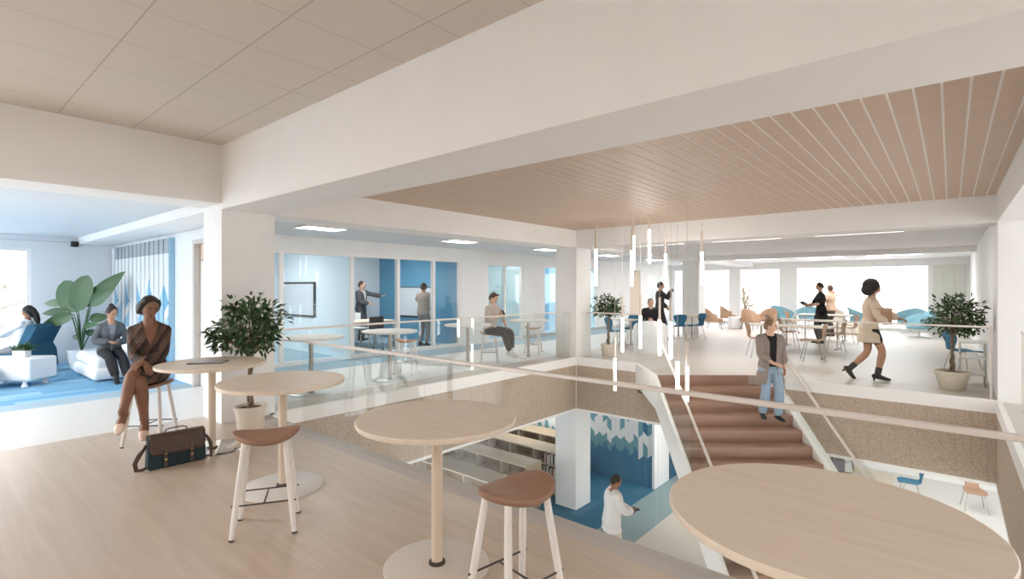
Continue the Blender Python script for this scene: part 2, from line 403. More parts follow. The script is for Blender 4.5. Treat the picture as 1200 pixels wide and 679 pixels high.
def win(name, label, axis, fixed, a, b, z0, z1, muls=(), t=.08, fw=.06, gm=M_pane, fm=trimw, dirn=1):
    """framed window; frame and pane are its parts"""
    o = bpy.data.objects.new(name, None); C.objects.link(o); struct(o, label, 'window')
    f = MB(); g = MB()
    def bx(mb, u0, u1, za, zb, d0, d1):
        if axis == 'y': mb.box((fixed+d0, u0, za), (fixed+d1, u1, zb))
        else: mb.box((u0, fixed+d0, za), (u1, fixed+d1, zb))
    bx(f, a, b, z0, z0+fw, 0, t); bx(f, a, b, z1-fw, z1, 0, t)
    us = [a, *muls, b]
    for i, u in enumerate(us):
        lo = u if i == 0 else (u-fw if i == len(us)-1 else u-fw/2)
        bx(f, lo, lo+fw, z0+fw, z1-fw, 0, t)
    for i in range(len(us)-1):
        p = MB(); bx(p, us[i]+fw/2, us[i+1]-fw/2, z0+fw/2, z1-fw/2, t/2-.006, t/2+.006)
        p.build('pane', gm, o)
    f.build('frame', fm, o); return o
win('window_1', 'white framed lounge window with bare branches outside', 'y', XL-.12, -1.4, 1.70, .12, 2.48, (.15,))
win('window_2', 'white framed lounge window outside the left edge', 'y', XL-.12, -5.4, -1.8, .12, 2.48, (-4.2, -3.0))
# doorway in the felt side wall: frame and door leaf standing behind the column
d = bpy.data.objects.new('door_1', None); C.objects.link(d); struct(d, 'pale doorway between the felt wall and the white column', 'door')
mb = MB(); mb.box((-9.67, 3.10, 0), (-9.60, 3.28, 2.45)); mb.box((-8.74, 3.10, 0), (-8.67, 3.28, 2.45)); mb.box((-9.60, 3.10, 2.38), (-8.74, 3.28, 2.45))
mb.build('frame', mat('grey_frame', '#c9c3be', .6), d)
MB().box((-9.58, 3.2, .01), (-8.76, 3.24, 2.1)).build('door_leaf', mat('door_leaf', '#ebe6e0', .6), d)
MB().box((-9.58, 3.2, 2.12), (-8.76, 3.24, 2.37)).build('transom', mat('door_transom', '#dfc9b8', .6), d)
# meeting rooms behind the corridor
sbox('wall_meeting_back', (XL-.1, 3.26, 0), (XL, 7.55, ZC), M_lwall, 'pale back wall of the first meeting room', 'wall')
sbox('wall_meeting_back_far', (XL-.1, 7.55, 0), (XL, YW, ZC), whitec, 'white back wall of the second meeting room', 'wall')
sbox('wall_partition', (XL, 6.70, 0), (XG-.12, 6.80, ZC), M_lwall, 'pale blue partition wall that carries the screen', 'wall')
sbox('wall_meeting_end', (XL, 10.40, 0), (XG-.12, 10.50, ZC), M_bwall, 'blue end wall of the second meeting room', 'wall')
holes = [(3.3, 10.22, .0, 2.46), (11.25, 13.0, 0, 2.42), (14.1, 15.0, 0, 2.42), (16.9, 17.6, 0, 2.42), (20.3, 21.3, 0, 2.42), (21.9, 23.6, 0, 2.42)]
wall_with_hole('wall_corridor', white, 'white corridor wall with glazed openings', XG, 3.26, YW, ZC, holes, .12, 'y')
win('window_3', 'long glazed front of the meeting rooms in pale mullions', 'y', XG-.11, 3.3, 10.22, 0, 2.46, (5.05, 6.72, 8.03, 9.2), .1, .09, M_glassb)
win('window_4', 'pale teal glazed office front behind the seated man with the phone', 'y', XG-.11, 11.25, 13.0, 0, 2.42, (12.1,), .1, .09, M_glassb)
win('window_5', 'narrow blue glazed opening right of the office front', 'y', XG-.11, 14.1, 15.0, 0, 2.42, (), .1, .07, M_glassb)
win('window_6', 'pale blue glazed opening behind the middle potted tree', 'y', XG-.11, 16.9, 17.6, 0, 2.42, (), .1, .07, M_glassb)
win('window_7', 'greyish glazed openings at the corridor end', 'y', XG-.11, 21.9, 23.6, 0, 2.42, (22.75,), .1, .2, M_glassb)
d = bpy.data.objects.new('door_2', None); C.objects.link(d); struct(d, 'tan corridor door behind the pendant lamps', 'door')
MB().box((XG-.08, 20.32, .0), (XG-.03, 21.28, 2.40)).build('door_leaf', mat('tan_door', '#d9c6b1', .6), d)
MB().tube([(XG-.02, 20.42, 1.0), (XG+.02, 20.42, 1.0), (XG+.02, 20.54, 1.0)], .01, 8).build('handle', M_steel, d)
sbox('wall_office_teal', (-13.2, 10.5, 0), (-13.1, 13.6, ZC), M_twall, 'pale teal back wall of the glazed office', 'wall')
sbox('wall_office_side', (-13.1, 13.6, 0), (XG-.12, 13.7, ZC), M_twall, 'pale teal side wall of the glazed office', 'wall')
sbox('wall_office_blue', (-12.0, 13.7, 0), (-11.9, 16.2, ZC), M_bwall, 'blue wall seen through the narrow opening', 'wall')
sbox('wall_office_pale', (-12.0, 16.2, 0), (-11.9, 20.0, ZC), mat('sky_wall', '#b5d3df', .8), 'pale blue wall behind the middle tree opening', 'wall')
sbox('wall_office_grey', (-12.0, 20.0, 0), (-11.9, YW, ZC), mat('grey_blue_wall', '#a3b3bd', .8), 'grey blue wall at the corridor end', 'wall')
# far window wall
xs = [-10.57, -7.6]
holes = [(-10.4, -7.7, .08, 2.52), (-7.3, -5.62, .08, 2.5), (-5.0, -.62, .08, 2.5)]
wall_with_hole('wall_far', white, 'white far wall around the tall windows', YW, XL, AX1+.3, ZC, holes, .15, 'x')
win('window_8', 'tall bright window at the end of the corridor', 'x', YW+.02, -10.4, -7.7, .08, 2.52, (-9.05,))
win('window_9', 'tall bright window behind the brown armchairs', 'x', YW+.02, -7.3, -5.62, .08, 2.5, (), .08, .04)
win('window_10', 'wide bright window with thin mullions behind the walking woman', 'x', YW+.02, -5.0, -.62, .08, 2.5, (-4.15, -3.3, -2.45, -1.55), .08, .03)
# baseboards
sbox('baseboard_corridor', (XG, 13.0, 0), (XG+.015, 20.3, .1), mat('base_grey', '#b9b6b2', .6), 'grey baseboard along the corridor wall', 'baseboard')
# lower level mural wall and end pier
mx0, mx1 = -12.2, -5.93
sbox('wall_mural', (mx0, 12.69, ZL), (mx1, 12.8, -1.2), M_felt_b, 'blue felt wall of the lower floor behind the mural', 'wall')
sbox('wall_pier', (mx1, 12.60, ZL), (mx1+.07, 13.5, -1.2), whitec, 'white wall end beside the felt mural on the lower floor', 'wall')
sbox('wall_lower_far', (-5.6, 18.2, ZL), (5, 18.3, -1.2), white, 'white far wall of the lower floor', 'wall')
# camera, world
cam = bpy.data.cameras.new('camera'); co = bpy.data.objects.new('camera', cam); C.objects.link(co)
co.location = (0, 0, EYE); co.rotation_euler = (PI/2, 0, YAW)
cam.sensor_width = 36; cam.lens = FPX/1200*36; cam.shift_y = -2.0/1200; cam.clip_start = .05; cam.clip_end = 300
S = bpy.context.scene; S.camera = co
S.view_settings.view_transform = 'Standard'; S.view_settings.look = 'None'; S.view_settings.gamma = 1
S.view_settings.use_curve_mapping = False; S.view_settings.exposure = 0.40
wd = bpy.data.worlds.new('world'); S.world = wd; wd.use_nodes = True
bg = wd.node_tree.nodes['Background']; bg.inputs[0].default_value = (.98, .985, 1.0, 1); bg.inputs[1].default_value = 2.7
S.cycles.max_bounces = 10; S.cycles.diffuse_bounces = 6; S.cycles.glossy_bounces = 4; S.cycles.transparent_max_bounces = 24
S.cycles.use_denoising = True
def area(name, loc, rot, sx, sy, power, col=(1, .97, .93)):
    l = bpy.data.lights.new(name, 'AREA'); l.shape = 'RECTANGLE'; l.size = sx; l.size_y = sy; l.energy = power; l.color = col
    o = bpy.data.objects.new(name, l); C.objects.link(o); o.location = loc; o.rotation_euler = rot; return o
# ------------------------------------------------------------------ bar tables
TH = .885
def bar_table(name, label, loc, R, topm, basem, polem, group, Rb=.31, rot=0):
    t = thing(name, label, 'table', loc, rot, group)
    MB().lathe([(R-.03, TH-.035), (R-.006, TH-.03), (R, TH-.018), (R, TH-.004), (R-.004, TH)], 72).build('tabletop', topm, t, True, angle=40)
    MB().lathe([(.033, .014), (.033, TH-.035)], 20).build('pole', polem, t, True, angle=40)
    MB().lathe([(.05, .014), (.048, .03), (.034, .034)], 20).build('collar', M_dark, t, True, angle=40)
    MB().lathe([(Rb, 0), (Rb, .012), (Rb-.006, .016)], 64).build('base', basem, t, True, angle=40)
    return t
near = 'wood topped bar tables on the balcony'
bar_table('bar_table', 'round maple bar table with the closed laptop on top, before the seated woman', cw(-3.06, 5.26), .50, M_woodtop, M_mirror, M_pole, near)
bar_table('bar_table', 'round maple bar table between the potted tree and the nearer stool', cw(-1.90, 4.27), .49, M_woodtop, M_terrw, M_pole, near, .32)
bar_table('bar_table', 'round maple bar table with speckled base in the middle of the near edge', cw(-.445, 3.06), .47, M_woodtop, M_terr, M_pole, near, .31)
bar_table('bar_table', 'large round maple tabletop at the lower right, in front of the stair', cw(1.05, 1.76), .49, M_woodtop, M_terr, M_pole, near, .31)
M_whitetop = mat('white_top', '#e9e6e2', .5)
M_gpole = mat('grey_pole', '#b3aba4', .4, metal=.4)
M_gbase = mat('pale_steel_base', '#cfccc8', .3, metal=.3)
far = 'white bar tables in the corridor'
bar_table('bar_table', 'white corridor bar table nearest the white column, in front of the wall screen', V((-7.62, 4.10, 0)), .49, M_whitetop, M_gbase, M_gpole, far)
bar_table('bar_table', 'white corridor bar table with an empty stool at its right, before the meeting room', V((-7.66, 5.62, 0)), .49, M_whitetop, M_gbase, M_gpole, far)
bar_table('bar_table', 'white corridor bar table beside the man looking at his phone', V((-7.70, 7.62, 0)), .49, M_whitetop, M_gbase, M_gpole, far)
bar_table('bar_table', 'white corridor bar table right of the man looking at his phone', V((-7.66, 9.60, 0)), .47, M_whitetop, M_gbase, M_gpole, far)
# ------------------------------------------------------------------ bar stools
SH = .635
def bar_stool(name, label, loc, rot, group, seatm=None):
    t = thing(name, label, 'stool', loc, rot, group)
    N = 40; top = []; rings = []
    def seat_pt(k, a, side):                       # saddle shaped oval seat
        x = .215*k*math.cos(a); y = .165*k*math.sin(a)*(1+.12*math.cos(a))
        z = SH + .030*(x/.215)**2 - .012*(y/.16)**2
        return (x, y, z + side)
    for k, sd in ((.02, -.03), (.55, -.03), (.90, -.027), (.985, -.012), (1, 0), (.985, .010), (.93, .013), (.6, .009), (.02, .004)):
        rings.append([seat_pt(k, 2*PI*i/N, sd) for i in range(N)])
    MB().rings(rings).build('seat', seatm or M_seatw, t, True)
    feet = [(-.19, -.165), (.19, -.165), (.19, .165), (-.19, .165)]; tops = [(-.125, -.085), (.125, -.085), (.125, .085), (-.125, .085)]
    at = lambda i, z: V((feet[i][0]+(tops[i][0]-feet[i][0])*z/(SH-.02), feet[i][1]+(tops[i][1]-feet[i][1])*z/(SH-.02), z))
    for i in range(4):
        l = MB().tube([at(i, .012), at(i, .12), at(i, .35), at(i, SH-.015)], [.0155, .0185, .0195, .018], 16, caps=False).build('leg', M_leg, t, True, angle=40)
        MB().tube([at(i, 0), at(i, .013)], .0165, 12, caps=False).build('foot_cap', M_dark, l)
    z = .215
    b = MB(); b.tube([at(0, z)+V((-.03, 0, 0)), at(1, z)+V((.03, 0, 0))], .0055, 8, caps=False)
    b.tube([at(3, z)+V((-.03, 0, 0)), at(2, z)+V((.03, 0, 0))], .0055, 8, caps=False)
    b.tube([(at(0, z)+at(1, z))/2, (at(2, z)+at(3, z))/2], .0055, 8, caps=False)
    b.build('footrest', M_dark, t, True)
    return t
st = 'whitewashed bar stools with oval wooden seats'
def ang(a, b):
    v = b - a; return math.atan2(v.y, v.x)
s1 = bar_stool('bar_stool', 'whitewashed stool with oval walnut seat standing alone before the second bar table', cw(-1.695, 3.56), ang(gp(270, 636), gp(347.5, 625)), st)
dup(s1, cw(.02, 2.60), ang(cw(0, 0), cw(.75, .65)), 'whitewashed stool with oval walnut seat nearest the viewer at the lower edge', st)
dup(s1, cw(-3.84, 5.48), ang(cw(0, 0), cw(1, .1)), 'whitewashed stool under the seated woman in the striped dress', st)
cs = 'pale bar stools in the corridor'
M_seatc = wood('oak_seat', '#b08c6c', '#c19d7c', 'X', .5, 1)
s2 = bar_stool('bar_stool', 'empty white legged stool beside the second corridor table', V((-8.0, 6.25, 0)), .5, cs, M_seatc)
dup(s2, V((-7.86, 8.45, 0)), .7, 'white legged stool under the man looking at his phone', cs)
dup(s2, V((-8.1, 10.35, 0)), .4, 'empty white legged stool behind the last corridor table by the column', cs)
# ------------------------------------------------------------------ laptop, bag
t = thing('laptop', 'closed grey laptop lying on the bar table by the seated woman', 'laptop', cw(-3.10, 5.26, TH), math.radians(52))
MB().rbox((-.16, -.11, 0), (.16, .11, .012), .005, 2).build('body', mat('laptop_grey', '#7d7a78', .4, metal=.5), t)
MB().rbox((-.16, -.11, .0125), (.16, .11, .019), .003, 2).build('lid', mat('laptop_lid', '#b9b4b0', .35, metal=.4), t)
M_leath = mat('brown_leather', '#4a372e', .55, noise=.12, nscale=30, bump=.15)
M_canvas = mat('teal_canvas', '#23353a', .9, noise=.2, nscale=80)
M_brass = mat('brass', '#b59a6a', .35, metal=.8)
bl = gp(173, 552.5); br = gp(241, 537.5)
bd = (br - bl).normalized(); bc = (bl+br)/2; brz = math.atan2(bd.y, bd.x)
bn = V((-bd.y, bd.x, 0)); bc = bc + bn*.045
t = thing('satchel', 'dark teal canvas satchel with brown leather flap standing on the oak floor', 'bag', bc, brz)
w2 = (br-bl).length/2
b = bmesh.new(); bmesh.ops.create_cube(b, size=1)
bmesh.ops.subdivide_edges(b, edges=b.edges[:], cuts=5, use_grid_fill=True)
for v in b.verts:
    x, y, z = v.co; zz = z+.5
    th = .07*(1-.45*zz**1.5)
    bul = 1 + .10*math.cos(PI*x)*math.sin(PI*min(1, zz*1.1))
    v.co = V((x*2*w2*(1-.03*zz), y*2*th*bul, zz*.29))
bmesh.ops.bevel(b, geom=[e for e in b.edges if e.calc_face_angle(0) > .8], offset=.012, segments=2, affect='EDGES')
MB().frombm(b).build('body', M_canvas, t, True, angle=50)
# flap: wraps over the top and halfway down the front with rounded lower corners
N = 21; prof = []
def flap_pt(u, s):                                 # u across -1..1, s along 0 (back) .. 1 (front bottom)
    x = u*(w2*.965)
    L1, L2, L3 = .06, .085, .165
    cut = 0
    e = max(0, (abs(u)-.86)/.14); cut = .05*(1-math.sqrt(max(0, 1-e*e)))
    q = s*(L1+L2+L3)
    bul = .006*math.cos(PI*u/2)
    if q < L1: return V((x, .046, .29-L1+q+.004))
    if q < L1+L2: 
        k = (q-L1)/L2; return V((x, .046-k*.092, .297+.006*math.sin(PI*k)))
    k = (q-L1-L2)/L3; k2 = min(k, 1-cut/L3)
    z = .296-k2*L3
    return V((x, -(.046+.028*(k2*.62)**.8) - .010 - bul*k2, z))
vs, fs = [], []
M_ = 26
for j in range(M_+1):
    for i in range(N): vs.append(flap_pt(-1+2*i/(N-1), j/M_))
for j in range(M_):
    for i in range(N-1): fs.append((j*N+i, j*N+i+1, (j+1)*N+i+1, (j+1)*N+i))
o = MB().add(vs, fs).build('flap', M_leath, t, True)
m = o.modifiers.new('s', 'SOLIDIFY'); m.thickness = .005; m.offset = 1
for sx in (-.45, .45):
    p = MB().rbox((w2*sx-.013, -.094, .015), (w2*sx+.013, -.074, .17), .004, 2).build('strap', M_leath, t)
    for e in ((.010, -.099, .075, -.093, .095), (.012, -.099, .135, -.092, .141), (.008, -.096, .165, -.088, .172)):
        MB().rbox((w2*sx-e[0], e[1], e[2]), (w2*sx+e[0], e[3], e[4]), .002, 1).build('buckle', M_brass, p)
MB().rbox((-.004, -.088, .01), (.004, -.078, .15), .003, 1).build('seam', M_black, t)
MB().tube([(-.09, 0, .298), (-.085, 0, .33), (-.05, 0, .342), (.05, 0, .342), (.085, 0, .33), (.09, 0, .298)], .006, 10).build('handle', M_leath, t, True)
MB().tube([(-w2-.002, 0, .22), (-w2-.02, -.01, .19), (-w2-.06, -.03, .15), (-w2-.095, -.04, .085), (-w2-.085, -.045, .025), (-w2-.045, -.045, .018), (-w2-.004, -.04, .03)], [(.004, .012), (.005, .013), (.007, .021), (.006, .019), (.006, .018), (.006, .015), (.006, .014)], 10, ref=(0, 1, 0)).build('shoulder_strap', M_leath, t, True)
MB().tube([(w2-.002, 0, .23), (w2+.025, -.01, .2), (w2+.05, -.02, .14), (w2+.055, -.03, .07), (w2+.05, -.03, .018), (w2+.005, -.03, .018)], [(.004, .011), (.005, .013), (.007, .018), (.006, .015), (.006, .015), (.006, .014)], 10, ref=(0, 1, 0)).build('shoulder_strap', M_leath, t, True)
# ------------------------------------------------------------------ potted trees
M_pot = mat('cream_pot', '#e0d4c4', .6, noise=.02, nscale=20)
M_soil = mat('soil', '#4f4238', .95, noise=.2, nscale=60)
M_bark = mat('bark', '#85745f', .85, noise=.22, nscale=25)
def leafmat(name, c1, c2):
    m, nt, b = newmat(name)
    oi = nt.nodes.new('ShaderNodeNewGeometry')
    r = nt.nodes.new('ShaderNodeValToRGB'); r.color_ramp.elements[0].color = lin(c1); r.color_ramp.elements[1].color = lin(c2)
    nt.links.new(oi.outputs['Random Per Island'], r.inputs['Fac']); nt.links.new(r.outputs['Color'], b.inputs['Base Color'])
    b.inputs['Roughness'].default_value = .42; return m
M_leaf = leafmat('ficus_leaf', '#22381f', '#4a6a3c')
def add_leaf(mb, p, d, nrm, L, W):
    d = d.normalized(); s = d.cross(nrm)
    if s.length < 1e-3: s = d.orthogonal()
    s.normalize(); n = s.cross(d)
    c0 = p; c1 = p+d*L*.4 - n*L*.02; c2 = p+d*L - n*L*.16
    l1, r1 = c1*1 + s*W*.5 + n*W*.13 - d*L*.05, c1 - s*W*.5 + n*W*.13 - d*L*.05
    l2, r2 = p+d*L*.72 + s*W*.32 - n*L*.05, p+d*L*.72 - s*W*.32 - n*L*.05
    m2 = p+d*L*.72 - n*L*.09
    mb.add([c0, l1, c1, r1, l2, m2, r2, c2], [(0, 1, 2), (0, 2, 3), (1, 4, 5, 2), (2, 5, 6, 3), (4, 7, 5), (5, 7, 6)])
def potted_tree(name, label, loc, group, pot, trunk_top, cc, cr, nl, seed, L=.085, twist=3):
    rnd = random.Random(seed)
    t = thing(name, label, 'plant', loc, 0, group)
    rb, rt, h = pot
    p = MB().lathe([(rb*.96, 0), (rb, .01), (rt-.012, h-.05), (rt, h-.045), (rt, h-.004), (rt-.006, h), (rt-.022, h), (rt-.03, h-.04), (.01, h-.042)], 40).build('pot', M_pot, t, True, angle=40)
    MB().lathe([(rt-.03, h-.045), (rt-.031, h-.033), (.01, h-.028)], 24).build('soil', M_soil, p, True)
    tb = MB()
    for k in range(3):
        pts = []
        for i in range(25):
            u = i/24; a = twist*PI*u + 2*PI*k/3; rr = .026*(1-.3*u)*(abs(math.sin(u*PI*twist*.5+.4))*.6+.4)
            pts.append((rr*math.cos(a), rr*math.sin(a), h-.06+u*(trunk_top-h+.06)))
        tb.tube(pts, [.017*(1-.35*i/24) for i in range(25)], 8)
    tb.build('trunk', M_bark, t, True)
    br = MB(); lf = MB(); cc = V(cc); ends = []
    for k in range(30):
        a = rnd.uniform(0, 2*PI); zz = rnd.uniform(-.65, 1); q = rnd.uniform(.55, .98)
        s = math.sqrt(max(0, 1-min(1, abs(zz))**2))
        e = cc + V((cr[0]*s*q*math.cos(a), cr[1]*s*q*math.sin(a), cr[2]*zz*q*.95))
        b0 = V((0, 0, trunk_top-.02)); mid = b0.lerp(e, .5) + V((0, 0, .06))
        br.tube([b0, mid, e], [.009, .006, .003], 6); ends.append((b0, mid, e))
    br.build('branches', M_bark, t, True)
    for i in range(nl):
        b0, mid, e = rnd.choice(ends)
        u = 1-abs(rnd.gauss(0, .28)); u = max(.15, u)
        p = (b0.lerp(mid, u*2) if u < .5 else mid.lerp(e, (u-.5)*2)) + V([rnd.gauss(0, .055) for _ in range(3)])
        q = p - cc; k = math.sqrt((q.x/cr[0])**2+(q.y/cr[1])**2+(q.z/cr[2])**2)
        if k > 1.0: p = cc + q/k*rnd.uniform(.85, 1.0)
        d = (p-cc).normalized()*.8 + V([rnd.gauss(0, .6) for _ in range(3)]) + V((0, 0, -.1))
        n = V([rnd.gauss(0, .5) for _ in range(3)]) + V((0, 0, 1))
        add_leaf(lf, p, d, n, L*rnd.uniform(.75, 1.3), L*.48*rnd.uniform(.8, 1.2))
    lf.build('foliage', M_leaf, t, False)
    return t
tr = 'small ficus trees in cream pots'
potted_tree('potted_tree', 'bushy ficus tree in cream pot standing before the near white column', V((-6.17, 2.58, 0)), tr, (.135, .175, .29), .86, (0, 0, 1.20), (.47, .44, .40), 1050, 3)
potted_tree('potted_tree', 'ficus tree in cream pot at the right end of the far railing', V((.02, 11.05, 0)), tr, (.165, .235, .30), .88, (0, 0, 1.19), (.42, .42, .42), 850, 5, .08)
potted_tree('potted_tree', 'ficus tree in square tan pot behind the far corner column', V((-6.33, 11.05, 0)), tr, (.15, .19, .29), .98, (-.05, 0, 1.22), (.40, .38, .38), 750, 8, .085)
# ------------------------------------------------------------------ big leaf plant of the lounge
M_big = leafmat('broad_leaf', '#2c4a2b', '#4d7046')
t = thing('potted_plant', 'tall plant with large paddle leaves in a white pot beside the lounge wall', 'plant', V((-13.42, 2.30, 0)))
MB().lathe([(.13, 0), (.17, .03), (.215, .2), (.22, .33), (.235, .36), (.235, .40), (.22, .405), (.2, .36), (.01, .35)], 36).build('pot', mat('white_pot', '#dfe3e6', .45), t, True, angle=50)
R_ = V((RX, RY, 0)); Fd = V((-RY, RX, 0))
def paddle(tip_r, z_base, base_r, ztip, wid, dep=0.0, curl=.12, stem0=(0, 0, .36), rnd_=.8):
    """one leaf: stem from the pot and a broad blade from (base_r, z_base) to (tip_r, ztip)"""
    a = R_*base_r + Fd*dep*.5 + V((0, 0, z_base)); b = R_*tip_r + Fd*dep + V((0, 0, ztip))
    s = MB().tube([V(stem0), V(stem0).lerp(a, .55)+V((0, 0, .12)), a], [.014, .011, .007], 8).build('stem', M_big, t, True)
    d = b-a; L = d.length; d.normalize()
    side = d.cross(Fd*(-1)+R_*.15).normalized(); up = side.cross(d)
    n = 12; vs = []; fs = []
    for i in range(n+1):
        u = i/n; w = wid*.5*(math.sin(PI*min(1, u**(.75 if rnd_ > .6 else 1.0)))**rnd_)*(1-.12*u) + .004
        c = a + d*L*u - up*curl*L*(u*u) 
        for k in (-1, -.5, 0, .5, 1): vs.append(c + side*w*k + up*(.18*w*abs(k)**1.2))
    for i in range(n):
        for k in range(4): fs.append((i*5+k, i*5+k+1, (i+1)*5+k+1, (i+1)*5+k))
    MB().add(vs, fs).build('leaf', M_big, t, True)
for q in [(-.40, 1.16, -.06, 1.80, .52, 0, .08, (0, 0, .36), .5), (.18, 1.18, -.06, 1.90, .46, -.1, .08, (0, 0, .36), .5), (.78, 1.40, .22, 1.98, .30, .05), (.72, 1.30, .24, 1.66, .26, -.15, .2),
          (-.95, 1.36, -.36, 1.32, .16, .1, .18), (-.80, 1.20, -.22, 1.12, .16, -.1, .2), (-.66, 1.12, -.05, .86, .24, -.25, .1),
          (.42, 1.02, .10, 1.06, .2, .15, .2), (.44, .88, .12, .92, .12, -.2, .25), (.26, .74, .04, .72, .14, .1, .3), (-.36, .66, -.06, .60, .12, .1, .3), (.5, .78, .2, .62, .16, .25, .2), (.05, 1.25, .02, 1.72, .3, .3)]:
    paddle(*q)
# ------------------------------------------------------------------ lounge furniture
M_sofa = mat('white_upholstery', '#eeeeef', .85, noise=.01, nscale=60)
M_navy = mat('blue_upholstery', '#2f5c75', .9, noise=.08, nscale=80)
t = thing('sofa', 'low white cushioned sofa against the felt fins with a seated woman', 'sofa', (0, 0, 0))
M_ = Matrix.Identity(4)
MB().rbox((-12.95, 2.08, .015), (-11.33, 2.98, .235), .09, 5).build('base_cushion', M_sofa, t, True)
MB().rbox((-12.90, 2.12, .225), (-11.38, 2.98, .43), .09, 5).build('seat_cushion', M_sofa, t, True)
MB().rbox((-12.60, 2.72, .42), (-11.75, 3.0, .88), .11, 5).build('back_cushion', M_sofa, t, True)
t = thing('coffee_table', 'white rounded box table on short legs with a small fern on top', 'table', cw(-8.45, 8.75), math.atan2(RY, RX)+math.radians(4))
MB().rbox((-.47, -.28, .10), (.47, .30, .47), .045, 4).build('body', M_sofa, t, True, angle=40)
for x in (-.33, .33):
    for y in (-.2, .2):
        MB().tube([(x, y, .0), (x, y, .05), (x, y, .11)], [.05, .028, .028], 12, caps=False).build('leg', M_sofa, t, True, angle=40)
t = thing('planter', 'small green fern in a white box standing on the white lounge table', 'plant', cw(-8.36, 8.80, .47), math.atan2(RY, RX))
MB().rbox((-.12, -.06, 0), (.10, .06, .11), .01, 2).build('pot', mat('white_box', '#e5e6e6', .5), t)
rnd = random.Random(4); lf = MB()
for k in range(70):
    a = rnd.uniform(0, 2*PI); p = V((rnd.uniform(-.1, .09), rnd.uniform(-.05, .05), .10))
    add_leaf(lf, p, V((math.cos(a), math.sin(a)*.6, rnd.uniform(.15, 1.0))), V((0, 0, 1)), rnd.uniform(.10, .24), .05)
lf.build('foliage', M_big, t)
def wing_chair(label, loc, rot):
    """low lounge chair: seat slab, body under it, tall folded back"""
    t = thing('lounge_chair', label, 'chair', loc, rot, 'blue lounge chairs')
    MB().rbox((-.36, -.30, .10), (.36, .42, .40), .08, 4).build('seat', M_navy, t, True)
    b = MB(); pr = [(-.20, .05), (-.44, .04), (-.50, .10), (-.47, .42), (-.40, .56), (-.56, .90), (-.50, .96), (-.40, .95), (-.24, .55), (-.16, .40)]
    # side outline swept across the width, narrowed at the wings
    rg = []
    for x, k in ((-.38, .93), (-.36, .98), (-.30, 1), (.30, 1), (.36, .98), (.38, .93)):
        cy = sum(p[0] for p in pr)/len(pr); cz = sum(p[1] for p in pr)/len(pr)
        rg.append([(x, cy+(p[0]-cy)*k, cz+(p[1]-cz)*k) for p in pr])
    b.rings(rg).build('back', M_navy, t, True, angle=50)
    for sx in (-.26, .26):
        for sy in (-.2, .32): MB().tube([(sx, sy, 0), (sx, sy, .12)], .018, 10, caps=False).build('leg', M_steel, t)
    return t
wc = wing_chair('dark blue lounge chair holding the reclining reader by the window', cw(-9.62, 10.0), heading(-78))
dup(wc, cw(-8.72, 7.9), heading(95), 'dark blue lounge chair cut by the left edge in front of the white table')
# felt fins on the lounge side wall
def strip(mb, x0, x1, y0, y1, segs):
    for (a0, a1, b0, b1, mi) in segs:
        mb.slab([(x0, y0, a0), (x1, y0, a1), (x1, y0, b1), (x0, y0, b0)], (0, y1-y0, 0), mi)
rnd = random.Random(11)
t = thing('felt_screen', 'white felt fin screen with blue zigzag pattern on the lounge wall', 'wall panel', (0, 0, 0))
fx0, fx1 = -14.68, -10.68; nf = 14; pitch = (fx1-fx0)/nf
MB().box((fx0, 3.115, .03), (fx1, 3.138, 2.55)).build('backing', mat('fin_backing', '#d6dde1', .9), t)
mats5 = [M_felt_w, M_felt_l, mat('mid_blue_felt', '#6ea9cb', .95), M_felt_g]
for k in range(nf):
    x0 = fx0+k*pitch; x1 = x0+pitch*.74; m = MB()
    a = rnd.uniform(.75, 1.45); b = a+rnd.uniform(-.35, .35); c = rnd.uniform(.2, .6)
    if k % 3 == 1: a, b = min(a, 1.0), min(b, 1.15)
    q = 1.55+rnd.uniform(-.05, .1)
    segs = [(.03, .03, a*.6, b*.6, 2), (a*.6, b*.6, a, b, 1)]
    if k % 3 == 1:
        segs += [(a, b, 1.2, 1.35, 0), (1.2, 1.35, q+.15, 1.4, 2), (q+.15, 1.4, 2.28, 2.28, 0)]
    else: segs += [(a, b, 2.28, 2.28, 0)]
    segs += [(2.28, 2.28, 2.55, 2.55, 3 if k > 0 else 0)]
    strip(m, x0, x1, 3.06, 3.114, segs); m.build('fin', mats5, t)
# bluish end strip right of the fins
MB().box((fx1+.0, 3.05, .03), (fx1+.025, 3.138, 2.55)).build('end_fin', M_felt_l, t)
# ------------------------------------------------------------------ stair
RIS, GO, NS, D0 = .18, .29, 19, 9.68
ROT = YAW                                            # the stair runs along the viewing direction: local x = right, local y = away
t = thing('staircase', 'wide brown wooden stair with white stringers descending from the far landing', 'stairs', (0, 0, 0), ROT)
MB().box((SR0+.05, D0, -RIS), (4.58, D0+.06, .003)).build('step', M_stair, t)
for i in range(1, NS+1):
    MB().box((SR0+.05, D0-i*GO, -(i+1)*RIS), (4.80, D0-(i-1)*GO+.02, -i*RIS)).build('step', M_stair, t)
zn = lambda d: -(D0-d)/GO*RIS                        # height of the nosing line
db = D0-20*GO
def stringer(r0, r1, dtop, zt, top_off, bot_off, head):
    pts = ([(dtop, .02), (dtop, head)] if dtop > D0+.2 else [(D0+.05, .02), (D0+.05, -.45)])
    low = D0-GO*(3.6-.0)/RIS
    pts = pts + [(D0-.1, zn(D0-.1)-bot_off), (low+GO*bot_off/RIS, ZL), (low-.05, ZL), (D0+.02, .02+top_off)]
    m = MB(); m.slab([(r0, d, z) for d, z in pts], (r1-r0, 0, 0)); m.build('stringer', trimw, t)
stringer(SR0, SR0+.06, 11.20, .02, 0, .55, -.42)
stringer(4.80, 4.95, D0, .02, 0, .50, -.4)
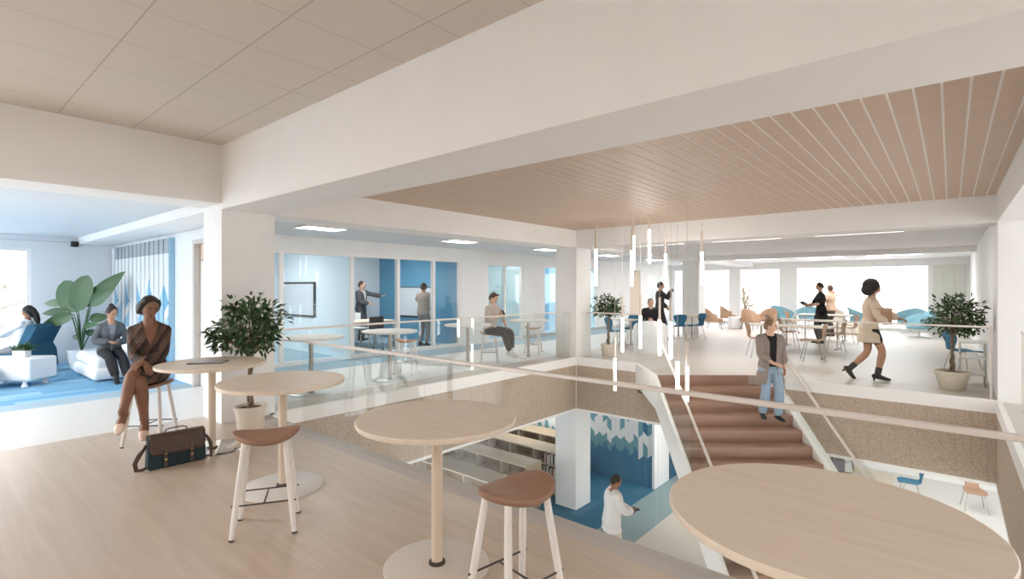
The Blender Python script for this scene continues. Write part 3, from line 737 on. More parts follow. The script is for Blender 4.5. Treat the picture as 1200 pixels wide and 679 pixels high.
# glass and handrails of the stair
def sgl(r, d1, d2, lo, hi):
    MB().slab([(r, d1, zn(d1)+lo), (r, d1, zn(d1)+hi), (r, d2, zn(d2)+hi), (r, d2, zn(d2)+lo)], (.012, 0, 0)).build('glass_panel', M_glass, t)
for d1, d2 in ((9.55, 7.82), (7.80, 6.07), (6.05, 4.5)):
    sgl(SR0+.02, d1, d2, -.12, .80); sgl(4.87, d1, d2, -.12, .80)
MB().slab([(SR0+.02, 11.15, -.1), (SR0+.02, 11.15, 1.0), (SR0+.02, 9.90, 1.0), (SR0+.02, 9.57, .72), (SR0+.02, 9.57, -.1)], (.012, 0, 0)).build('glass_panel', M_glass, t)
M_rail = mat('pale_rail', '#ddd5cd', .4, metal=.15)
def rail(r, d1, d2, off, pre=()):
    MB().tube([(r, d, z) for d, z in pre] + [(r, d1, zn(d1)+off), (r, d2, zn(d2)+off)], (.022, .018), 10, ref=(1, 0, 0)).build('handrail', M_rail, t, True)
rail(SR0+.06, 9.45, 4.4, .83); rail(4.74, 9.45, 4.4, .86)
# ------------------------------------------------------------------ glass railings
def glass_railing(name, label, a, b, zr, joints=1.83, post_end=()):
    a, b = V(a), V(b); L = (b-a).length
    t = thing(name, label, 'railing', a, math.atan2((b-a).y, (b-a).x), 'frameless glass railings')
    n = max(1, round(L/joints)); w = L/n
    for i in range(n):
        MB().box((i*w+.006, -.006, .0), ((i+1)*w-.006, .006, zr-.01)).build('glass_panel', M_glass, t)
    MB().rbox((0, -.021, zr-.014), (L, .021, zr+.014), .006, 2).build('handrail', M_rail, t)
    for x in post_end: MB().box((x-.012, -.012, 0), (x+.012, .012, zr-.01)).build('post', M_rail, t)
    return t
glass_railing('glass_railing', 'glass railing with pale handrail along the near edge of the stair opening', (-5.68, 2.95, 0), (AX1+.3, 2.95, 0), 1.035, 2.0)
glass_railing('glass_railing', 'glass railing between the white corridor tables and the stair opening', (-6.80, 3.16, 0), (-6.80, 10.12, 0), 1.09, 1.75, (6.93,))
glass_railing('glass_railing', 'short glass railing between the far corner column and the stair head', (-6.62, 10.33, .0), (-5.22, 10.33, .0), 1.07, 1.6)
glass_railing('glass_railing', 'glass railing behind the stair before the walking woman and the right tree', (-2.10, 10.33, .0), (.47, 10.33, .0), 1.07, 2.6, (2.55,))
glass_railing('glass_railing', 'glass railing with sloped looking pale handrail along the right walkway', (.74, 9.75, 0), (.74, 3.3, 0), 1.05, 2.2, (.02,))
# ------------------------------------------------------------------ pendants
pend = [(698.4, 292.6, 335, 'leftmost, above the middle tree'), (740.5, 294, 335.6, 'in front of the tan corridor door, above the railing corner'), (742.6, 276.5, 316, 'partly hidden behind the one beside the tan door'),
        (761, 269.5, 308.5, 'highest of the cluster'), (780, 298, 334, 'short upper one before the bright corridor end'), (822.5, 296, 334.5, 'rightmost, before the far window column'),
        (729.4, 373, 412.3, 'beside the middle tree crown, over the blue chairs'), (750.5, 370.5, 408.3, 'in front of the white tub chair'), (773, 375.4, 416.7, 'in front of the standing man in the dark coat'),
        (786, 377.5, 421, 'right of the standing man in the dark coat'), (720.8, 420, 458, 'lowest left, before the felt fascia'), (794, 424, 462.5, 'at the head of the stair, left of the lowest'), (805.3, 429.5, 470.7, 'lowest right, before the top steps')]
for px, y0, y1, wh in pend:
    d = FPX*.62/(y1-y0); d = max(8.0, min(9.9, d)); d = 8.25 if px in (794, 805.3) else d; r = (px-CXP)/FPX*d
    d = min(d, (10.05-RY*r)/RX)
    zt = EYE-(y0-CYP)*d/FPX; zb = EYE-(y1-CYP)*d/FPX
    t = thing('pendant_light', 'slim glowing tube pendant, '+wh, 'lamp', cw(r, d, 0), 0, 'tube pendants over the stair')
    MB().tube([(0, 0, zb), (0, 0, zt)], .024, 16, caps=False).build('glow_tube', M_tube, t, True, angle=40)
    MB().tube([(0, 0, zt), (0, 0, zt+.40)], .021, 16, caps=False).build('stem', mat('pendant_stem', '#d4c8bb', .4) if 'pendant_stem' not in MATS else MATS['pendant_stem'], t, True, angle=40)
    MB().tube([(0, 0, zt+.40), (0, 0, 3.03)], .004, 6, caps=False).build('cord', M_cord, t)
# ------------------------------------------------------------------ ceiling lamps of the corridor, and unseen fill lamps added for brightness
M_lamp = emit('ceiling_lamp_glow', '#fffaf5', 19.0)
M_fills = {'added lamps of the tiled ceiling': emit('tiled_fill_glow', '#fdfdff', 10.5), 'added far seating fill lamps': emit('far_fill_glow', '#fffbf7', 5.0), 'added window side fill lamps': emit('window_fill_glow', '#fdfdff', 8.0), 'added lower floor fill lamps': emit('lower_fill_glow', '#fffaf4', 6.5), 'added lounge fill lamps': emit('lounge_fill_glow', '#fffefc', 62.0), 'added meeting room fill lamps': emit('meeting_fill_glow', '#fffdfa', 17.0)}  # glows of the added lamps, one strength per area
def ceiling_lamp(label, x, y, z, lx=.46, ly=.80, group='flat ceiling lamps'):
    t = thing('ceiling_light', label, 'lamp', (x, y, z), 0, group)
    m = MB(); f = .025
    for a, b in (((-lx/2, -ly/2), (lx/2, -ly/2+f)), ((-lx/2, ly/2-f), (lx/2, ly/2)), ((-lx/2, -ly/2+f), (-lx/2+f, ly/2-f)), ((lx/2-f, -ly/2+f), (lx/2, ly/2-f))):
        m.box((a[0], a[1], -.04), (b[0], b[1], 0))
    m.build('frame', trimw, t)
    MB().box((-lx/2+f, -ly/2+f, -.03), (lx/2-f, ly/2-f, -.002)).build('diffuser', M_fills.get(group, M_lamp), t)
for y, w in ((4.85, 'nearest, above the corridor bar table by the column'), (8.3, 'middle one, above the corridor bar tables'), (11.7, 'beside the far corner column'), (15.15, 'above the middle tree'), (18.6, 'above the tan corridor door'), (22.0, 'at the corridor end')):
    ceiling_lamp('flat white corridor ceiling lamp, '+w, -8.65, y, ZC)
for x, y, w in ((-12.6, 4.9, 'of the room with the wall screen'), (-12.6, 8.6, 'of the room with the two presenters'), (-11.7, 12.2, 'of the glazed office'), (-11.3, 14.9, 'behind the narrow blue opening'), (-11.3, 18.0, 'behind the middle tree opening'), (-11.3, 22.2, 'at the corridor end')):
    ceiling_lamp('added flat fill lamp on the ceiling '+w, x, y, ZC, .9, 1.2, 'added meeting room fill lamps')  # unseen fill added to brighten the rooms behind the glass
for x, w in ((-5.6, 'behind the corner column'), (-3.5, 'over the stair head'), (-1.4, 'before the right tree')):
    ceiling_lamp('added flat fill lamp hidden behind the far beam '+w, x, 11.75, ZC, 1.5, .9, 'added far seating fill lamps')  # fill added for the far floor, set where the beam hides it
    ceiling_lamp('added flat fill lamp hidden behind the second far beam '+w, x, 20.2, ZC, 1.5, 1.6, 'added window side fill lamps')  # fill added to brighten the window end, hidden by the second beam
for x, y, w in ((.9, -2.2, 'behind the viewer'), (2.9, -2.4, 'far right behind the viewer'), (-1.8, -3.6, 'left behind the viewer'), (-4.4, -3.8, 'far left behind the viewer')):
    ceiling_lamp('unseen flat lamp added for brightness in the tiled ceiling '+w, x, y, 3.37, 1.2, 1.2, 'added lamps of the tiled ceiling')  # added behind the eye to brighten the near floor
for x, y, w in ((-9.0, -3.0, 'nearest'), (-12.0, -3.4, 'farthest')):
    ceiling_lamp('added flat lounge fill lamp out of view, '+w, x, y, 2.76, 1.2, 1.2, 'added lounge fill lamps')  # strong fill added outside the frame to brighten the lounge
for x, y, w in ((-9.5, 5.2, 'before the first bookcases'), (-8.2, 2.0, 'below the near column'), (-9.2, 11.6, 'before the felt mural'), (-4.6, 12.4, 'beside the wall end'), (-2.0, 13.0, 'below the far landing'), (-.4, 15.5, 'over the white floor'), (2.2, 9.0, 'right of the stair'), (-3.0, 1.4, 'under the near balcony')):
    ceiling_lamp('unseen flat fill lamp added to the lower floor '+w, x, y, -1.21, 1.2, 1.2, 'added lower floor fill lamps')  # fill added under the unseen lower ceiling to brighten the library
# ------------------------------------------------------------------ lower floor
M_birch = wood('birch_case', '#a5927b', '#b3a189', 'X', .55, .8, .6)
M_birche = mat('birch_edge', '#d9cbb6', .6)
M_birchd = mat('birch_inner', '#a08a72', .7)
def bookcase(label, y, x0, x1):
    """low double-sided bookcase, three levels, open bays facing the stair"""
    t = thing('bookcase', label, 'bookcase', (x1, y, ZL), 0, 'low birch bookcases on the lower floor'); n = round((x1-x0)/.79); w = (x1-x0)/n; Hh, Dp, th = 1.10, .58, .035
    MB().box((-n*w, 0, Hh-th), (0, Dp, Hh)).build('top', [M_birch], t)
    e = MB(); e.box((-n*w, -.003, Hh-th), (0, 0, Hh)); e.build('top_edge', M_birche, t)
    MB().box((-n*w, Dp*.48, .06), (0, Dp*.52, Hh-th)).build('back_panel', M_birchd, t)
    for i in range(n+1):
        x = -i*w; MB().box((x-th/2 if i not in (0,) else -th, 0, .06), (x+th/2 if i not in (0,) else 0, Dp, Hh-th)).build('end_panel' if i in (0, n) else 'divider', M_birche if i else M_birch, t)
    for z in (.06, .42, .74): MB().box((-n*w+th/2, .004, z), (-th, Dp-.004, z+th)).build('shelf', M_birche, t)
    MB().box((-n*w, .03, 0), (0, Dp-.03, .06)).build('plinth', M_birchd, t)
    return t
bookcase('low birch bookcase nearest the viewer, just below the near balcony edge', 8.04, -12.22, -7.48)
bookcase('second low birch bookcase below the middle bar table', 9.30, -12.22, -7.48)
bookcase('third low birch bookcase with books at its end beside the white column', 10.56, -12.22, -7.48)
bookcase('farthest low birch bookcase in front of the felt mural', 11.72, -12.9, -8.15)
rnd = random.Random(5)
bcol = [mat('book_%s' % n, c, .7) for n, c in (('white', '#e6e4e0'), ('grey', '#8d8f93'), ('dark', '#3c3a3a'), ('red', '#9c5a4c'), ('cream', '#d8ccb6'))]
bname = ['white', 'grey', 'dark', 'red', 'cream']; seq = [0, 2, 0, 1, 4, 0, 3, 0, 2, 4]
for lev, zz, wd_ in ((0, .775, 'upper shelf'), (1, .455, 'middle shelf')):
    x = -7.56
    for i in range(9):
        w = rnd.uniform(.03, .05); h = rnd.uniform(.2, .26); ci = seq[(i+lev*4) % 10]
        b = MB(); o = MB().rbox((x-w, 10.575, ZL+zz), (x, 10.75, ZL+zz+h), .004, 1).build('book', bcol[ci]); 
        tag(o, f'{bname[ci]} book in the {wd_} at the end of the third lower bookcase', 'book', f'{bname[ci]} books on the {wd_} of the third bookcase'); x -= w+.003
# mural of slanted felt strips
t = thing('felt_mural', 'blue, teal and white zigzag felt mural on the lower wall behind the man in white', 'wall panel', (0, 0, 0))
sw = .135; x = mx1-.01; k = 0; rnd = random.Random(23)
fm = [M_felt_w, M_felt_t, M_felt_b, M_felt_d]
grp = MB(); pan = 0
while x - sw > mx0:
    x0, x1 = x-sw, x; up = (k % 2 == 0); s = .12 if up else -.12
    lo = -2.78 + rnd.choice((-.1, 0, .12)) * (1 if (k//2) % 2 else .6)
    m = MB(); a, b = lo - s/2, lo + s/2
    tl = rnd.choice((.0, .22, .34)); top = -1.235
    segs = [(ZL+.01, ZL+.01, a, b, 2)]
    if tl: segs.append((a, b, a+tl, b+tl, 1))
    q = tl; 
    z1 = rnd.uniform(.55, .95); hh = rnd.choice((0, .3, .45))
    if hh:
        segs += [(a+q, b+q, a+z1, b+z1, 0), (a+z1, b+z1, a+z1+hh, b+z1+hh, 3 if rnd.random() < .15 else 1)]; q = z1+hh
    tt = rnd.random() < .4
    if tt: segs += [(a+q, b+q, top-.10-s/2, top-.10+s/2-.0, 0), (top-.10-s/2, top-.10+s/2, top, top, 1)]
    else: segs += [(a+q, b+q, top, top, 0)]
    segs = [sg for sg in segs if sg[2] > sg[0]-1e-4 or sg[3] > sg[1]-1e-4]
    strip(m, x0, x1-.004, 12.655, 12.688, segs); m.build('felt_strip', fm, t)
    x -= sw; k += 1
# ------------------------------------------------------------------ shell chairs
M_blue = mat('blue_shell', '#2d6f90', .55)
M_bluel = mat('pale_blue_upholstery', '#7fa9b5', .8)
def shell_mesh():
    prof = [(.235, .425, .36), (.20, .447, .40), (.10, .452, .43), (-.04, .440, .43), (-.15, .438, .38), (-.21, .462, .29), (-.235, .52, .22), (-.25, .60, .30), (-.27, .69, .41), (-.29, .77, .42), (-.305, .835, .36)]
    n = 9; vs = []; fs = []
    for i, (y, z, w) in enumerate(prof):
        for k in range(n):
            u = -1+2*k/(n-1); cy = .035*(u*u) if i > 6 else 0; cz = .012*u*u if i <= 5 else -.02*u*u*(i == 10)
            vs.append((u*w/2, y+cy, z+cz))
    for i in range(len(prof)-1):
        for k in range(n-1): fs.append((i*n+k, i*n+k+1, (i+1)*n+k+1, (i+1)*n+k))
    return vs, fs
def shell_chair(label, loc, rot, m, group, legm):
    t = thing('shell_chair', label, 'chair', loc, rot, group)
    vs, fs = shell_mesh(); o = MB().add(vs, fs).build('shell', m, t, True)
    s = o.modifiers.new('s', 'SUBSURF'); s.levels = 1; s.render_levels = 1
    s = o.modifiers.new('t', 'SOLIDIFY'); s.thickness = .014
    for sx in (-1, 1):
        for sy in (-1, 1):
            MB().tube([(sx*.10, sy*.07-.01, .43), (sx*.15, sy*.13-.01, .415), (sx*.22, sy*.22-.01, .0)], .008, 8, caps=False).build('leg', legm, t, True)
    return t
wd_g, bl_g = 'beech shell chairs at the far tables', 'blue shell chairs in the far areas'
M_cleg = mat('chair_leg', '#b9b4ae', .35, metal=.6)
h = heading
sc1 = shell_chair('beech shell chair at the left end of the nearest far table, facing right', dp(889, 12.25), h(80), M_chairw, wd_g, M_cleg)
for px, d, a, lb in ((952, 11.7, -112, 'beech shell chair nearest the railing, right of the man on the stair, facing left'), (977, 13.35, -110, 'beech shell chair behind the one nearest the railing, under the second table'), (993, 15.4, -108, 'beech shell chair at the right end of the farthest table'),
                     (925, 14.0, 75, 'beech shell chair half hidden behind the head of the man on the stair'), (909, 15.9, 85, 'small beech shell chair at the left end of the second table'), (931, 18.2, 80, 'small beech shell chair at the left end of the farthest table')):
    dup(sc1, dp(px, d), h(a), lb)
sb = shell_chair('blue shell chair behind the middle tree, turned to the small table', dp(722, 14.2), h(110), M_blue, bl_g, M_cleg)
for px, d, a, lb in ((739, 15.3, -40, 'bright blue shell chair beyond the small table near the seated man in black'), (796, 16.1, 170, 'blue shell chair seen from behind, left of the far column'), (815, 16.4, -75, 'blue shell chair in profile beside the far white column'),
                     (1129, 9.8, 80, 'blue shell chair behind the right potted tree')):
    dup(sb, dp(px, d), h(a), lb)
dup(sb, gp(1066, 586, ZL), h(-120), 'blue shell chair on the white lower floor, seen above the large tabletop')
dup(sc1, gp(1142, 598, ZL), h(-30), 'beech shell chair on the white lower floor at the lower right')
# ------------------------------------------------------------------ far tables
def far_table(label, loc, L, W, z=.735):
    t = thing('work_table', label, 'table', loc, 0, 'long wooden tables in the far seating area')
    MB().rbox((-L/2, -W/2, z-.03), (L/2, W/2, z), .006, 2).build('tabletop', M_woodtop, t)
    for sx in (-1, 1):
        m = MB().box((sx*(L/2-.18)-.02, -.02, .03), (sx*(L/2-.18)+.02, .02, z-.03)).build('post', M_cleg, t)
        MB().rbox((sx*(L/2-.18)-.025, -W/2+.05, 0), (sx*(L/2-.18)+.025, W/2-.05, .03), .005, 2).build('foot', M_cleg, t)
    return t
far_table('long pale wooden table nearest the railing in the far area', V((-2.95, 14.0, 0)), 1.75, .75)
far_table('long pale wooden table in the middle, beside the reading woman', V((-2.95, 16.3, 0)), 1.6, .75, .76)
far_table('long pale wooden table farthest back, behind the reading woman', V((-3.05, 18.9, 0)), 1.45, .75, .8)
far_table('small table between the blue chairs behind the middle tree', dp(733, 15.0), .7, .7)
far_table('small table between the two blue chairs by the far column', dp(803, 16.75), .8, .7)
# ------------------------------------------------------------------ armchairs of the far area
M_tan = mat('tan_upholstery', '#ad8b70', .85, noise=.05, nscale=50)
def arc_shell(mb, r_in, r_out, a0, a1, z0, ztop, n=20, sy=1.0, tilt=.0):
    rings = []
    for i in range(n+1):
        a = a0+(a1-a0)*i/n; zt = ztop(i/n)
        c, s = math.cos(a), math.sin(a)
        rings.append([(r_in*c, r_in*s*sy, z0), (r_out*c, r_out*s*sy, z0), ((r_out+tilt)*c, (r_out+tilt)*s*sy, zt-.03), ((r_out+tilt-.02)*c, (r_out+tilt-.02)*s*sy, zt), ((r_in+tilt+.02)*c, (r_in+tilt+.02)*s*sy, zt), ((r_in+tilt)*c, (r_in+tilt)*s*sy, zt-.03)])
    mb.rings(rings); return mb
def tub_chair(label, loc, rot):
    t = thing('armchair', label, 'chair', loc, rot, 'tan armchairs by the far windows')
    arc_shell(MB(), .29, .36, -PI*.08-PI, PI*.08, .30, lambda u: .60+.24*math.sin(PI*min(1, max(0, (u-.12)/.76)))**.7).build('shell', M_tan, t, True, angle=50)
    MB().rbox((-.30, -.30, .30), (.30, .30, .45), .06, 4).build('seat', M_tan, t, True, angle=50)
    for sx in (-1, 1):
        for sy in (-1, 1): MB().tube([(sx*.22, sy*.2, .31), (sx*.27, sy*.26, 0)], .011, 8, caps=False).build('leg', M_dark, t)
    return t
tc = tub_chair('tan armchair cut by the far white column', dp(837, 20.6), h(75))
for px, d, a, lb in ((854, 22.8, 60, 'tan armchair behind the white cube table, near the window'), (880, 20.3, 120, 'tan armchair right of the white cube table, seen from behind'), (899, 20.6, -60, 'tan armchair farthest right of the four by the window')):
    dup(tc, dp(px, d), h(a), lb)
t = thing('cube_table', 'white cube side table between the tan armchairs', 'table', dp(861.5, 20.9), h(0), 'white cube tables')
MB().rbox((-.21, -.21, .01), (.21, .21, .47), .012, 2).build('body', M_sofa, t)
t2 = dup(t, dp(903.5, 21.3), h(0), 'smaller white cube table right of the tan armchairs', 'white cube tables'); t2.scale = (.8, .8, 1.2)
def egg_chair(label, loc, rot):
    t = thing('swivel_armchair', label, 'chair', loc, rot, 'blue swivel armchairs by the far windows')
    rg = []
    n = 22
    def sh(i, k): pass
    mb = MB(); prof = []
    for i in range(n+1):                     # wide shell: back high, arms flaring forward
        a = -PI*1.15 + (PI*1.30)*i/n; u = abs(i/n*2-1)
        zt = .90 - .30*u**1.4; c, s = math.cos(a), math.sin(a)
        rg.append([(.20*c, .20*s, .30), (.33*c, .31*s, .33), (.42*c, .40*s, zt-.10), (.47*c, .45*s, zt), (.43*c, .41*s, zt+.01), (.37*c, .34*s, zt-.12), (.30*c, .27*s, .42), (.18*c, .18*s, .40)])
    mb.rings(rg).build('shell', M_bluel, t, True)
    MB().lathe([(.05, .28), (.34, .31), (.37, .40), (.30, .45), (.02, .46)], 28).build('seat', M_bluel, t, True)
    MB().tube([(0, 0, .03), (0, 0, .30)], .025, 12, caps=False).build('pedestal', M_steel, t)
    for k in range(4):
        a = PI/4+k*PI/2; MB().tube([(0, 0, .05), (.30*math.cos(a), .30*math.sin(a), .012)], (.014, .012), 8).build('base_leg', M_steel, t)
    return t
ec = egg_chair('pale blue swivel armchair right of the walking woman', dp(1077, 16.9), h(-95))
for px, d, a, lb in ((1067, 18.6, -60, 'pale blue swivel armchair behind the one right of the walking woman'), (917, 21.6, 20, 'pale blue swivel armchair behind the tan armchairs'), (948, 20.8, -30, 'pale blue swivel armchair behind the reading woman'), (1008, 20.1, 60, 'pale blue swivel armchair hidden behind the walking woman')):
    dup(ec, dp(px, d), h(a), lb)
M_cream = mat('cream_upholstery', '#d9cdbd', .9)
t = thing('ottoman', 'low cream upholstered bench behind the beech chairs', 'bench', dp(991, 18.4), math.radians(8))
MB().rbox((-.52, -.28, .0), (.52, .28, .32), .07, 4).build('base', M_cream, t, True, angle=50)
MB().rbox((-.50, -.26, .30), (.50, .26, .43), .06, 4).build('cushion', M_cream, t, True, angle=50)
t = thing('armchair', 'cream armchair beside the reading woman by the window', 'chair', dp(977, 20.6), h(-20))
arc_shell(MB(), .30, .38, -PI*1.1, PI*.1, .0, lambda u: .62+.2*math.sin(PI*u)).build('shell', M_cream, t, True, angle=50)
MB().rbox((-.3, -.3, .1), (.3, .34, .43), .06, 4).build('seat', M_cream, t, True, angle=50)
t = thing('armchair', 'white tub armchair before the seated man in black, behind the stair railing', 'chair', dp(762, 13.3), h(165))
arc_shell(MB(), .34, .43, -PI*1.1, PI*.1, .0, lambda u: .56+.26*math.sin(PI*min(1, max(0, u)))**.8).build('shell', M_sofa, t, True, angle=50)
MB().rbox((-.35, -.32, .08), (.35, .38, .44), .07, 4).build('seat', M_sofa, t, True, angle=50)
t = thing('side_table', 'white two tier stand beside the right potted tree', 'table', V((.28, 11.75, 0)), 0)
for z in (.22, .48, .74): MB().rbox((-.18, -.25, z-.02), (.18, .25, z), .004, 1).build('shelf', M_whitetop, t)
for sx in (-1, 1):
    for sy in (-1, 1): MB().tube([(sx*.16, sy*.22, 0), (sx*.16, sy*.22, .72)], .012, 8, caps=False).build('leg', M_cleg, t)
# wall pieces of the far end and the meeting rooms
t = thing('wall_panel', 'pale grey green felt wall panel right of the far windows', 'wall panel', (0, 0, 0))
for k in range(3): MB().box((-.50+k*.31, YW-.03, .05), (-.50+k*.31+.30, YW-.004, 2.48)).build('panel', mat('grey_green_felt', '#d2d4cb', .95) if 'grey_green_felt' not in MATS else MATS['grey_green_felt'], t)
t = thing('wall_screen', 'large grey screen with dark frame on the wall of the first meeting room', 'screen', (0, 0, 0))
MB().box((-13.9, 6.66, .90), (-12.2, 6.698, 1.80)).build('frame', M_dark, t)
MB().box((-13.85, 6.652, .95), (-12.25, 6.662, 1.75)).build('display', M_screen, t)
t = thing('whiteboard', 'pale board with dark frame on the blue wall behind the right presenter', 'whiteboard', (0, 0, 0))
MB().box((-13.70, 10.365, .72), (-11.9, 10.398, 1.68)).build('frame', M_dark, t)
MB().box((-13.66, 10.357, .77), (-11.94, 10.367, 1.65)).build('board', M_screen, t)
t = thing('meeting_table', 'pale meeting table behind the glass with white chairs around it', 'table', V((-12.5, 8.2, 0)), 0)
MB().rbox((-.55, -.9, .70), (.55, .9, .735), .01, 2).build('tabletop', M_woodtop, t)
for sx in (-1, 1):
    for sy in (-1, 1): MB().box((sx*.45-.025, sy*.78-.025, 0), (sx*.45+.025, sy*.78+.025, .70)).build('leg', M_cleg, t)
def task_chair(label, loc, rot, m):
    t = thing('office_chair', label, 'chair', loc, rot, 'meeting room chairs on castors')
    MB().rbox((-.23, -.22, .43), (.23, .23, .48), .02, 3).build('seat', m, t, True, angle=50)
    MB().rbox((-.22, -.26, .56), (.22, -.225, .90), .015, 3).build('backrest', m, t, True, angle=50)
    for sx in (-1, 1): MB().tube([(sx*.18, -.24, .60), (sx*.18, -.22, .44)], .012, 8).build('back_post', M_cleg, t)
    for sx in (-1, 1):
        for sy in (-1, 1):
            l = MB().tube([(sx*.18, sy*.17, .44), (sx*.22, sy*.22, .06)], .011, 8).build('leg', M_cleg, t)
            MB().ell((sx*.22, sy*.22, .03), (.02, .02, .03), 10).build('castor', M_black, l)
    return t
tk = task_chair('white meeting chair behind the table, left one', V((-13.3, 7.85, 0)), -PI/2, M_whitetop)
dup(tk, V((-13.3, 8.65, 0)), -PI/2, 'white meeting chair behind the table, right one')
task_chair('dark meeting chair in front of the table, back to the glass', V((-11.65, 7.95, 0)), PI/2, M_dark)
# projector-like black box on the lounge wall, rucksack on the lower wooden floor
t = thing('wall_speaker', 'small black box high on the white lounge wall', 'speaker', V((XL+.0, 2.44, 2.62)))
MB().rbox((.002, -.10, -.07), (.12, .02, .05), .01, 2).build('body', M_black, t)
MB().box((0, -3.6, .02), (.015, -.12, .035)).build('track', M_cord, t)
t = thing('rucksack', 'grey rucksack lying on the tan lower floor right of the stair', 'bag', gp(985, 553, ZL), .3)
MB().rbox((-.24, -.16, 0), (.10, .18, .42), .10, 5).build('body', mat('grey_nylon', '#6f6f76', .8), t, True)
MB().rbox((.06, -.14, .02), (.26, .14, .30), .07, 4).build('pocket', mat('white_nylon', '#cfcfd0', .8), t, True)
for s in (-.08, .10): MB().tube([(-.1, s-.1, .40), (.10, s-.12, .46), (.26, s-.12, .36), (.30, s-.12, .1)], (.02, .008), 8, ref=(0, 1, 0)).build('strap', M_dark, t, True)
# trees outside the windows
def outside_tree(label, loc, hh, seed, spread, nl):
    rnd = random.Random(seed); t = thing('tree', label, 'tree', loc, 0, 'trees outside the windows')
    tr = MB(); lf = MB()
    tr.tube([(0, 0, 0), (.1, .05, hh*.35), (0, .1, hh*.6)], [.11, .08, .05], 10)
    for k in range(26):
        a = rnd.uniform(0, 2*PI); z0 = hh*rnd.uniform(.2, .6); e = V((spread*rnd.uniform(.4, 1)*math.cos(a), spread*rnd.uniform(.4, 1)*math.sin(a), z0+hh*rnd.uniform(.0, .4)))
        b0 = V((.03, .05, z0)); mid = b0.lerp(e, .5)+V((rnd.uniform(-.2, .2), rnd.uniform(-.2, .2), rnd.uniform(-.1, .3)))
        tr.tube([b0, mid, e], [.035, .02, .008], 6)
        for q in range(nl):
            u = rnd.uniform(.3, 1.05); p = (b0.lerp(mid, u*2) if u < .5 else mid.lerp(e, u*2-1)) + V([rnd.gauss(0, .12) for _ in range(3)])
            add_leaf(lf, p, V([rnd.gauss(0, 1) for _ in range(3)]), V((0, 0, 1)), rnd.uniform(.08, .16), .07)
    tr.build('trunk', M_bark, t, True); lf.build('foliage', M_pale, t)
M_pale = leafmat('pale_leaf', '#8a927a', '#c9cdb8')
outside_tree('pale leafed tree outside the lounge window', V((-19.5, .4, -2.0)), 6.0, 2, 2.4, 26)
outside_tree('thin pale tree outside the window behind the tan armchairs', V((-8.6, 29.5, -2.0)), 6.0, 9, 1.9, 12)
# ------------------------------------------------------------------ people
def solidmesh(mb, name, vox, smooth=4, cut=None):
    """merge overlapping closed shells of one builder into one continuous skin"""
    me = mb.mesh(name); o = bpy.data.objects.new('tmp', me); C.objects.link(o)
    r = o.modifiers.new('r', 'REMESH'); r.mode = 'VOXEL'; r.voxel_size = vox; r.use_smooth_shade = True
    if smooth:
        s = o.modifiers.new('s', 'SMOOTH'); s.factor = .5; s.iterations = smooth
    dg = bpy.context.evaluated_depsgraph_get(); dg.update()
    out = bpy.data.meshes.new_from_object(o.evaluated_get(dg)); out.name = name
    bpy.data.objects.remove(o); bpy.data.meshes.remove(me)
    if cut:
        bm = bmesh.new(); bm.from_mesh(out)
        bmesh.ops.delete(bm, geom=[f for f in bm.faces if cut(f.calc_center_median())], context='FACES'); bm.to_mesh(out); bm.free()
    for p in out.polygons: p.use_smooth = True
    return out
def ik(a, t, l1, l2, pole):
    a, t, pole = V(a), V(t), V(pole); d = t-a; L = min(d.length, (l1+l2)*.998); d.normalize()
    x = (l1*l1-l2*l2+L*L)/(2*L); h_ = math.sqrt(max(0, l1*l1-x*x))
    p = pole - d*pole.dot(d)
    p = p.normalized() if p.length > 1e-4 else d.orthogonal().normalized()
    return a+d*x+p*h_, a+d*L
MALE = [(-.13, .09, .080, 0), (-.06, .155, .108, -.005), (0, .166, .115, -.008), (.10, .152, .105, 0), (.2, .143, .100, .005), (.3, .156, .112, .006), (.38, .170, .118, .004), (.45, .178, .108, 0), (.50, .160, .088, -.006), (.535, .105, .070, -.012), (.565, .062, .060, -.01)]
FEM = [(-.13, .09, .080, 0), (-.06, .165, .115, -.008), (0, .172, .120, -.012), (.1, .145, .1, -.004), (.18, .120, .088, .004), (.27, .132, .104, .008), (.34, .145, .122, .012), (.41, .148, .104, .004), (.47, .128, .080, -.004), (.515, .078, .060, -.01), (.555, .055, .054, -.008)]
